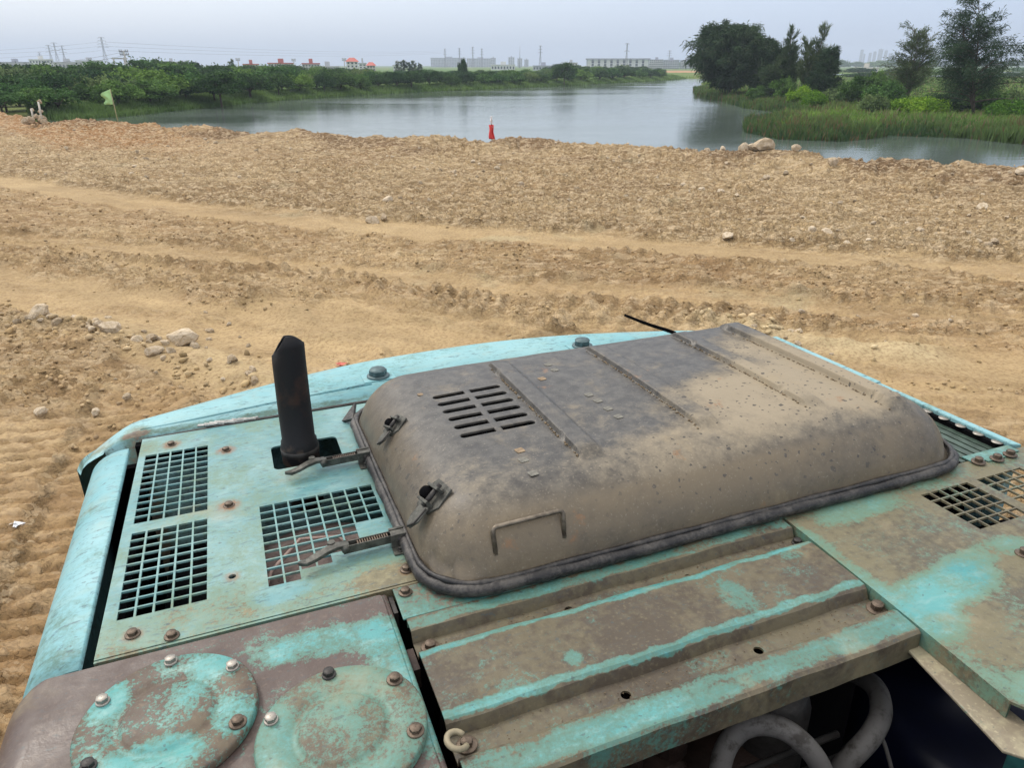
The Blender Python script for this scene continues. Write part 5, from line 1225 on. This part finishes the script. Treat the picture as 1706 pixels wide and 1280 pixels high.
# right flank and deck under the hood, closing the body for other views
part(MB().box(1.445, 1.60, 1.31, 1.75, -.006, -.001), 'rear_deck_panel', P_DECK)
part(MB().box(1.600, 1.634, .93, 1.750, -.9, -.032), 'side_door', P_SIDE, .006)
part(MB().box(1.601, 1.634, 1.335, 1.765, -.0315, .001), 'side_rail', P_SIDE, .004)
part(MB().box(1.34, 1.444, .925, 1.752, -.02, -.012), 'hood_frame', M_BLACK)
part(MB().box(.945, 1.34, .925, 1.752, -.22, -.20), 'bay_shade_floor', M_BLACK)
part(MB().box(-.28, .945, .98, 1.752, -.62, -.60), 'bay_shade_floor', M_BLACK)  # black floor colour stands in for shade deep under the deck
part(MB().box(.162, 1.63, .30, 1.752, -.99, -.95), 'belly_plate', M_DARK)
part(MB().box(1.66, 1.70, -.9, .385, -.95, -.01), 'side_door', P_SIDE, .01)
part(MB().box(-.395, 1.655, -1.3, .045, -.95, -.02), 'deck_light_shield', P_TANK, .01)  # unseen platform below the eye, added to shield the bay from light
part(MB().box(1.14, 1.655, .70, .92, -.24, -.20), 'bay_shade_floor', M_BLACK)  # black sheet added so the right grille cells look shaded
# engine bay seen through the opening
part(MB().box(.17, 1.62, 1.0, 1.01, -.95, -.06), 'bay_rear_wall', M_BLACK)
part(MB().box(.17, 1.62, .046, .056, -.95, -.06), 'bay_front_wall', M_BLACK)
eb = part(MB().box(.22, .62, .62, .98, -.80, -.30).box(.26, .56, .66, .9, -.299, -.24), 'engine_block', M_BROWN, .012)
for k in range(4): part(MB().cyl((.29 + k * .085, .70), .028, -.24, -.19, 14), 'injector_cap', M_BROWN, .004, parent=eb)
part(MB().box(.30, .42, .52, .60, -.55, -.28).box(.33, .40, .50, .519, -.5, -.33), 'starter_bracket', M_BROWN, .01)
part(MB().lathe([(.0005, -.28), (.09, -.285), (.10, -.31), (.10, -.6)], (.66, .70), 28), 'pump_housing', M_BROWN)
part(MB().lathe([(.0005, -.30), (.22, -.31), (.24, -.34), (.24, -.9)], (1.22, .60), 36), 'blue_drum', M_BLUE)
part(MB().prism([(.93, .43), (.985, .43), (1.0, .30), (.95, .28)], -.5, -.06), 'teal_bracket', M_TEAL, .004)
HO = NT('grey_woven_hose', .62, 0, .4); HO.col(HO.mix(HO.step(HO.noise(28, 6, .7), .48, .66), (.125, .120, .115), (.045, .04, .035))); HO.bump(HO.noise(140, 3, .6), .001, .6)
def hose(pts, r_, nm='hose'):
    P = []; Q = [np.array([*mp(u, v, z), z]) for u, v, z in pts]
    for k in range(len(Q) - 1):
        p0 = Q[max(k - 1, 0)]; p1 = Q[k]; p2 = Q[k + 1]; p3 = Q[min(k + 2, len(Q) - 1)]
        for t in np.linspace(0, 1, 9)[:-1]: P.append(.5 * ((2 * p1) + (-p0 + p2) * t + (2 * p0 - 5 * p1 + 4 * p2 - p3) * t * t + (-p0 + 3 * p1 - 3 * p2 + p3) * t ** 3))
    P.append(Q[-1]); ho = part(MB().tube(P, r_, 16), nm, HO.m)
    return ho
hose([(1195, 1420, -.32), (1200, 1280, -.20), (1228, 1222, -.15), (1275, 1208, -.13), (1325, 1228, -.14), (1370, 1285, -.20), (1400, 1400, -.35)], .0165)
hose([(1340, 1380, -.40), (1400, 1285, -.26), (1452, 1225, -.20), (1468, 1180, -.19), (1450, 1138, -.21), (1390, 1112, -.30), (1310, 1100, -.42)], .0175)
hose([(1505, 1400, -.5), (1512, 1280, -.38), (1508, 1210, -.34), (1480, 1160, -.36), (1440, 1130, -.44)], .019)
hose([(1462, 1215, -.24), (1475, 1245, -.26), (1490, 1300, -.32)], .0035, 'cable')
part(MB().lathe([(.0005, -.16), (.05, -.165), (.06, -.2), (.06, -.5)], mp(1290, 1165, -.2), 26), 'filter_canister', M_DARK)
for k, (x0, y0, x1, y1, z) in enumerate(((.25, .58, .80, .60, -.22), (.30, .50, .86, .52, -.34), (.45, .95, .55, .40, -.27))):
    part(MB().tube([(x0, y0, z), ((x0 + x1) / 2, (y0 + y1) / 2 + .03, z - .02), (x1, y1, z + .01)], .006 + .002 * k, 10), 'fuel_pipe', M_DARK)
part(MB().cyl((.52, .56), .035, -.30, -.21, 20).cyl((.52, .56), .028, -.209, -.20, 6), 'filler_cap', M_BROWN, .003)
part(MB().box(.66, .84, .50, .60, -.42, -.30).cyl((.70, .55), .012, -.299, -.28, 12).cyl((.80, .55), .012, -.299, -.28, 12), 'relay_box', M_DARK, .006)
# turntable and crawler tracks below (outside the frame, they carry the body)
part(MB().lathe([(.0005, -.99), (.55, -.99), (.55, -1.25), (.0005, -1.25)], (.65, .1), 36), 'slew_ring', M_DARK)
part(MB().box(.15, 1.15, -.9, 1.1, -1.62, -1.26), 'undercarriage_frame', M_DARK, .02)
for x0 in (-.28, 1.18):
    P_ = [(y, z) for y, z in smooth_poly([(-1.5, -1.99), (1.25, -1.99), (1.62, -1.9), (1.7, -1.62), (1.55, -1.36), (1.25, -1.30), (-1.5, -1.30), (-1.8, -1.36), (-1.95, -1.62), (-1.87, -1.9), (-1.5, -1.99)], 2)][:-1]
    mb = MB(); nP = len(P_); mb.add([(x0, y, z) for y, z in P_] + [(x0 + .44, y, z) for y, z in P_], [tuple(range(nP)), tuple(range(2 * nP - 1, nP - 1, -1))] + [(i, (i + 1) % nP, (i + 1) % nP + nP, i + nP) for i in range(nP)])
    part(mb, 'crawler_track', M_DARK)
# black splash marks are in the paint; a few loose crumbs of soil lie on the plates
rg = np.random.default_rng(8); VV = []; FF = []
for k in range(260):
    x, y = rg.uniform(.19, .88), (rg.uniform(.632, .670) if k % 2 else rg.uniform(.830, .856)); s_ = rg.uniform(.0006, .0016); z = -.0185
    b_ = len(VV); VV += [(x + s_ * dx, y + s_ * dy, z + s_ * (dz + .6)) for dx, dy, dz in ((1, 0, 0), (-1, 0, 0), (0, 1, 0), (0, -1, 0), (0, 0, 1), (0, 0, -1))]
    FF += [(b_ + a, b_ + c0, b_ + d0) for a, c0, d0 in ((0, 2, 4), (2, 1, 4), (1, 3, 4), (3, 0, 4), (2, 0, 5), (1, 2, 5), (3, 1, 5), (0, 3, 5))]
o = link('soil_crumbs', npmesh('soil_crumbs', VV, FF, bpy.data.materials['caked_mud']), plate); o['kind'] = 'stuff'

# ------------------------------------------------------------------ stones, flags, litter
def stone_mesh(seed, sub=2, flat=.7):
    bm = bmesh.new(); bmesh.ops.create_icosphere(bm, subdivisions=sub, radius=1); r = random.Random(seed)
    pl = [(Vector((r.gauss(0, 1), r.gauss(0, 1), r.gauss(0, .8))).normalized(), r.uniform(.42, .78)) for _ in range(10)]
    for v in bm.verts:
        for n_, d in pl:
            k = v.co.dot(n_)
            if k > d: v.co -= n_ * (k - d) * .98
        v.co *= 1 + r.uniform(-.04, .04); v.co.z *= flat
    me = bpy.data.meshes.new('stone'); bm.to_mesh(me); bm.free(); return me
st_m = NT('pale_rock', .9, 0, .2); oi = st_m.n('ObjectInfo'); st_c = st_m.mix(st_m.step(st_m.noise(3, 6, .6), .35, .65), (.45, .36, .24), (.62, .53, .40))
st_m.col(st_m.mix(1.0, st_c, st_m.mix(oi.outputs['Random'], (.72, .68, .64), (1.18, 1.18, 1.2)), 'MULTIPLY')); st_m.bump(st_m.noise(7, 6, .65), .06, .6)
STN = [stone_mesh(k) for k in range(8)]
for m_ in STN: m_.materials.append(st_m.m)
def stone(x, y, s_, label, group=None, k=None, sink=.25, sc=(1, 1, 1), z=None):
    me = STN[k if k is not None else random.randrange(8)]; o = link('stone', me); sink -= .08 * (label.find('row') > 0); zg = gz(x, y) if z is None else z
    o.location = (x, y, zg + s_ * (.45 - sink)); o.scale = (s_ * sc[0], s_ * sc[1], s_ * sc[2]); o.rotation_euler = (random.uniform(-.3, .3), random.uniform(-.3, .3), random.random() * 6.28)
    return props(o, label, 'stone', group)
def stone_px(u, v, wpx, label, k, sc=(1, 1, 1), group=None, sink=.2):
    x, y = gp(u, v, CAMH - .06); return stone(x, y, wpx / 2 / FPX * math.hypot(y, CAMH) / .85, label, group, k, sink, sc)
def on_edge(u, wpx, label, k, back=.5, sc=(1, 1, 1), sink=.1):
    az = math.atan2(*gp(u, 150 + u * .06)); r_ = float(redge(np.array([az]))[0]) - back; x, y = r_ * math.sin(az), r_ * math.cos(az)
    return stone(x, y, wpx / 2 / FPX * r_ / .85, label, None, k, sink, sc)
on_edge(1273, 33, 'largest pale boulder sitting on the river edge', 0, .55, (1.15, .8, .75)); on_edge(1241, 16, 'upright pale boulder just left of the largest one', 1, .5, (.9, .8, 1.4)); on_edge(1206, 12, 'small pale stone third from the right on the river edge', 2, .5, (1, .8, 1.1))
on_edge(1182, 11, 'flat pale stone at the left end of the boulder row', 3, .5)
stone_px(1252, 263, 20, 'pale stone in the soil just below the largest boulder', 4); stone_px(1115, 253, 16, 'cream stone near the river edge, centre right', 5); stone_px(1140, 254, 15, 'second cream stone beside the one near the river edge', 6)
stone_px(1385, 286, 20, 'brownish boulder half sunk below the far edge at right', 2, (1, 1, 1.1)); stone_px(1322, 273, 14, 'small yellow stone left of the half sunk boulder', 1); stone_px(1697, 299, 20, 'pale stone at the right edge near the bank', 7)
stone_px(68, 528, 34, 'grey-green flat stone heading the stone row at left', 0, (1.1, 1, .9)); stone_px(182, 553, 42, 'large pale block in the stone row at left', 5, (1.1, .8, 1.0)); stone_px(256, 585, 30, 'wedge-shaped pale stone below the stone row', 3, (1, .8, .7))
stone_px(155, 556, 18, 'small stone touching the left side of the large pale block', 4); stone_px(124, 529, 15, 'small square stone behind the stone row', 6); stone_px(300, 562, 52, 'broad clay-covered block at the right end of the stone row', 1, (1.2, .9, .7)); stone_px(228, 563, 26, 'rounded clod-like stone right of the large pale block', 7)
stone_px(96, 540, 20, 'small stone between the grey-green stone and the pale block', 2); stone_px(622, 363, 24, 'pale stone at the border of the upper wheel track', 3); stone_px(640, 360, 14, 'small pale stone right of its twin by the upper track', 5)
for (u0, u1, v0, v1, n_, lab) in ((-60, 600, 215, 300, 62, 'pale stone strewn in the rough soil at upper left'), (600, 1200, 240, 340, 80, 'pale stone strewn in the rough soil at centre'), (1200, 1750, 270, 420, 80, 'pale stone strewn in the rough soil at right'),
                                  (0, 420, 520, 700, 26, 'stone lying in the churned soil near the crawler prints'), (1250, 1600, 520, 600, 18, 'tan clod stone behind the hood')):
    for _ in range(n_):
        u, v = random.uniform(u0, u1), v0 + (v1 - v0) * random.random() ** 1.3; x, y = gp(u, v); stone(x, y, random.uniform(.035, .075) * (1 + .3 * random.random() ** 4 * 4) * (.6 if v > 480 else 1), lab, lab.replace('stone ', 'stones ', 1) if False else 'loose stones, ' + lab.split(' in ')[-1] if ' in ' in lab else 'loose stones, ' + lab)
for k in range(34):
    q = random.random(); i_ = min(len(S7) - 2, int(q * (len(S7) - 1))); f_ = q * (len(S7) - 1) - i_; x = S7[i_][0] * (1 - f_) + S7[i_ + 1][0] * f_ + random.gauss(0, .13); y = S7[i_][1] * (1 - f_) + S7[i_ + 1][1] * f_ + random.gauss(0, .13)
    stone(x, y, random.uniform(.03, .085), 'pale rubble stone in the broken line crossing the soil at left', 'rubble line at left', sink=.15)
# loose clods: thousands of small lumps
ico = []; 
for k in range(6):
    me = stone_mesh(40 + k, 1, .75); V = np.array([v.co[:] for v in me.vertices]); F = np.array([p.vertices[:] for p in me.polygons]); ico.append((V, F)); bpy.data.meshes.remove(me)
N_ = 22000; u = RNG.uniform(-80, 1790, N_); v = 215 + (760 - 215) * RNG.random(N_) ** 1.25
x = np.zeros(N_); y = np.zeros(N_)
d = np.stack([u - 853, np.full(N_, FPX), 640 - v], 1); dy = d[:, 1] * CP + d[:, 2] * SP_; dz = -d[:, 1] * SP_ + d[:, 2] * CP; t_ = -CAMH / dz; x, y = d[:, 0] * t_, dy * t_
sm_ = np.zeros(N_)
for S, wd in ((S1, .62), (S2, .36), (S3, .62), (S4, .55), (S5, .2), (S6, .45), (S8, .4)): sm_ = np.maximum(sm_, sm(wd * 1.2, wd * .7, dpoly(x, y, S)))
cl_ = fbm(x * .8, y * .8, 3, 301) + .5 * np.exp(-(dpoly(x, y, S9) / .3) ** 2); keep = (RNG.random(N_) > sm_ * .98) & (RNG.random(N_) < .55 + cl_) & (np.hypot(x, y) < redge(np.arctan2(x, y)) + .3)
x, y = x[keep], y[keep]; z, gcol = ground_fields(x, y); sz = (.006 + .022 * RNG.random(len(x)) ** 2.2) * (1 + .028 * np.hypot(x, y)) ; sz *= np.where(np.minimum(dpoly(x, y, S7), dpoly(x, y, S9)) < .35, 1.8, 1)
VV = []; FF = []; CC = []; b_ = 0
for k in range(len(x)):
    Vk, Fk = ico[k % 6]; a = RNG.random() * 6.28; ca_, sa_ = math.cos(a), math.sin(a); q = Vk * sz[k] * RNG.uniform(.7, 1.4, 3); q = np.stack([q[:, 0] * ca_ - q[:, 1] * sa_, q[:, 0] * sa_ + q[:, 1] * ca_, q[:, 2]], 1)
    VV.append(q + [x[k], y[k], z[k] + sz[k] * .3]); FF.append(Fk + b_); b_ += len(Vk); CC.append(np.repeat((gcol[k] * RNG.uniform(.75, 1.3) + RNG.uniform(-.01, .05))[None], len(Vk), 0))
cm_ = NT('clod_soil', .95, 0, .1); cm_.col(cm_.attr('ground_colour')); cme = npmesh('soil_clods', np.concatenate(VV), np.concatenate(FF), cm_.m); setcol(cme, 'ground_colour', np.clip(np.concatenate(CC), 0, 1))
o = link('soil_clods', cme); props(o, 'loose clods of tan soil scattered over the churned ground', 'soil', kind='stuff')
print('clods', len(x))

def flag(u, vb, vt, label, colm, shape, polem, off, edgeu=None):
    az = math.atan2(*gp(u, 150 + u * .06)); r_ = float(redge(np.array([az]))[0]) - off; x, y = r_ * math.sin(az), r_ * math.cos(az); zb = gz(x, y)
    Hh = CAMH + (HOR - vt) / FV * y - zb; t = empty('marker_flag', (x, y, zb), label, 'flag', None, -az)
    return t, Hh, y / FPX
gfm = simple('light_green_cloth', (.40, .66, .30), .85, 0, .06, 3); rfm = simple('red_cloth', (.72, .07, .07), .8, 0, .15, 4); bam = simple('bamboo', (.40, .36, .22), .6, 0, .2, 8)
t, Hh, s_ = flag(187, 202, 148, 'light green flag on a thin bamboo pole at the left river edge', None, None, None, .8)
MB().tube([(.02, 0, -.3), (0, 0, Hh * .5), (-.015 * Hh, 0, Hh)], [.022, .018, .012], 7).obj('pole', bam, t)
V_ = []; F_ = []; nx, nz = 12, 14
for j in range(nz + 1):
    for i in range(nx + 1):
        q, p = i / nx, j / nz; w_ = 13 * s_ * (.25 + .9 * (1 - abs(p * 2 - 1.05) ** 1.4) ** 1 if p < .62 else (.9 + .25 * math.sin(p * 9))); w_ = 14 * s_ * (.85 + .2 * math.sin(p * 7 + .5) - .25 * (p > .85) * (p - .85) / .15)
        V_.append((-.015 * Hh - w_ * q + .0 + (p - .5) * -.03, .09 * math.sin(q * 5 + p * 4) * (q + .2), Hh * .985 - (p * 22 + 5 * q * (1 - p)) * s_))
for j in range(nz):
    for i in range(nx): a = j * (nx + 1) + i; F_.append((a, a + 1, a + nx + 2, a + nx + 1))
f_ = MB().add(V_, F_, True).obj('flag_cloth', gfm, t); so = f_.modifiers.new('t', 'SOLIDIFY'); so.thickness = .006
t, Hh, s_ = flag(819, 230, 195, 'small limp red flag with a white top at the river edge, centre', None, None, None, .7)
MB().tube([(0, 0, -.3), (.02, 0, Hh)], [.014, .010], 6).obj('pole', simple('white_pole', (.7, .68, .66), .6), t)
for nm, m_, z0, z1, w0, w1 in (('flag_cloth', rfm, .10, .66, 4.4, 2.4), ('flag_band', simple('white_cloth', (.75, .72, .72), .8), .665, .98, 1.3, .6)):
    mb = MB(); P_ = []; 
    for j in range(9):
        q = j / 8; z = Hh * (z0 + (z1 - z0) * q); w_ = (w0 + (w1 - w0) * q) * s_
        for i in range(7): p = i / 6; P_.append(((p - .5) * w_ * 2 * (1 + .35 * math.sin(q * 8 + 1.0 * (p > .5))) - .03 * q * (p < .3) + .015 * math.sin(q * 9 + p * 4), -.03 + .05 * math.sin(p * 9 + q * 3), z))
    F_ = [(j * 7 + i, j * 7 + i + 1, j * 7 + i + 8, j * 7 + i + 7) for j in range(8) for i in range(6)]
    f_ = mb.add(P_, F_, True).obj(nm, m_, t); so = f_.modifiers.new('t', 'SOLIDIFY'); so.thickness = .008
# cut stakes and pale chunks at far left edge
x, y = gp(62, 204, CAMH - .25); zb = gz(x, y); t = empty('debris_heap', (x, y, zb), 'small heap of pale chunks with two stubby upright stakes at the far left edge', 'debris')
gm_ = simple('dusty_white_chunk', (.55, .52, .45), .9, 0, .25, 3)
for k, (dx, dz, s0) in enumerate(((-.5, .12, .25), (-.2, .2, .22), (.15, .15, .3), (.5, .1, .22), (.25, .55, .13), (-.15, .65, .12), (.33, 1.0, .14), (.0, .35, .16))):
    o = link('chunk', STN[k % 8], t, loc=(dx, random.uniform(-.2, .2), dz)); o.scale = (s0, s0, s0 * 1.2)
MB().tube([(.25, 0, 0), (.31, 0, 1.0)], [.05, .04], 6).obj('stake', gm_, t); MB().tube([(-.15, 0, 0), (-.12, 0, .7)], [.05, .035], 6).obj('stake', gm_, t)
# litter
x, y = gp(30, 882); zb = gz(x, y); mb = MB(); rg = random.Random(5)
for k in range(7): mb.add([(rg.uniform(-.05, .05), rg.uniform(-.03, .03), rg.uniform(.0, .03)) for _ in range(3)], [(0, 1, 2)])
props(mb.obj('plastic_scrap', simple('white_plastic', (.7, .72, .75), .4), loc=(x, y, zb)), 'scrap of white plastic on the crawler prints at left', 'litter')
x, y = gp(567, 606); zb = gz(x, y); mb = MB()
for k in range(9): mb.add([(rg.uniform(-.07, .07), rg.uniform(-.04, .04), rg.uniform(.0, .04)) for _ in range(3)], [(0, 1, 2)])
props(mb.obj('cloth_scrap', simple('red_plastic', (.62, .16, .12), .6), loc=(x, y, zb + .01)), 'scrap of pink-red plastic just behind the machine near the exhaust pipe', 'litter')
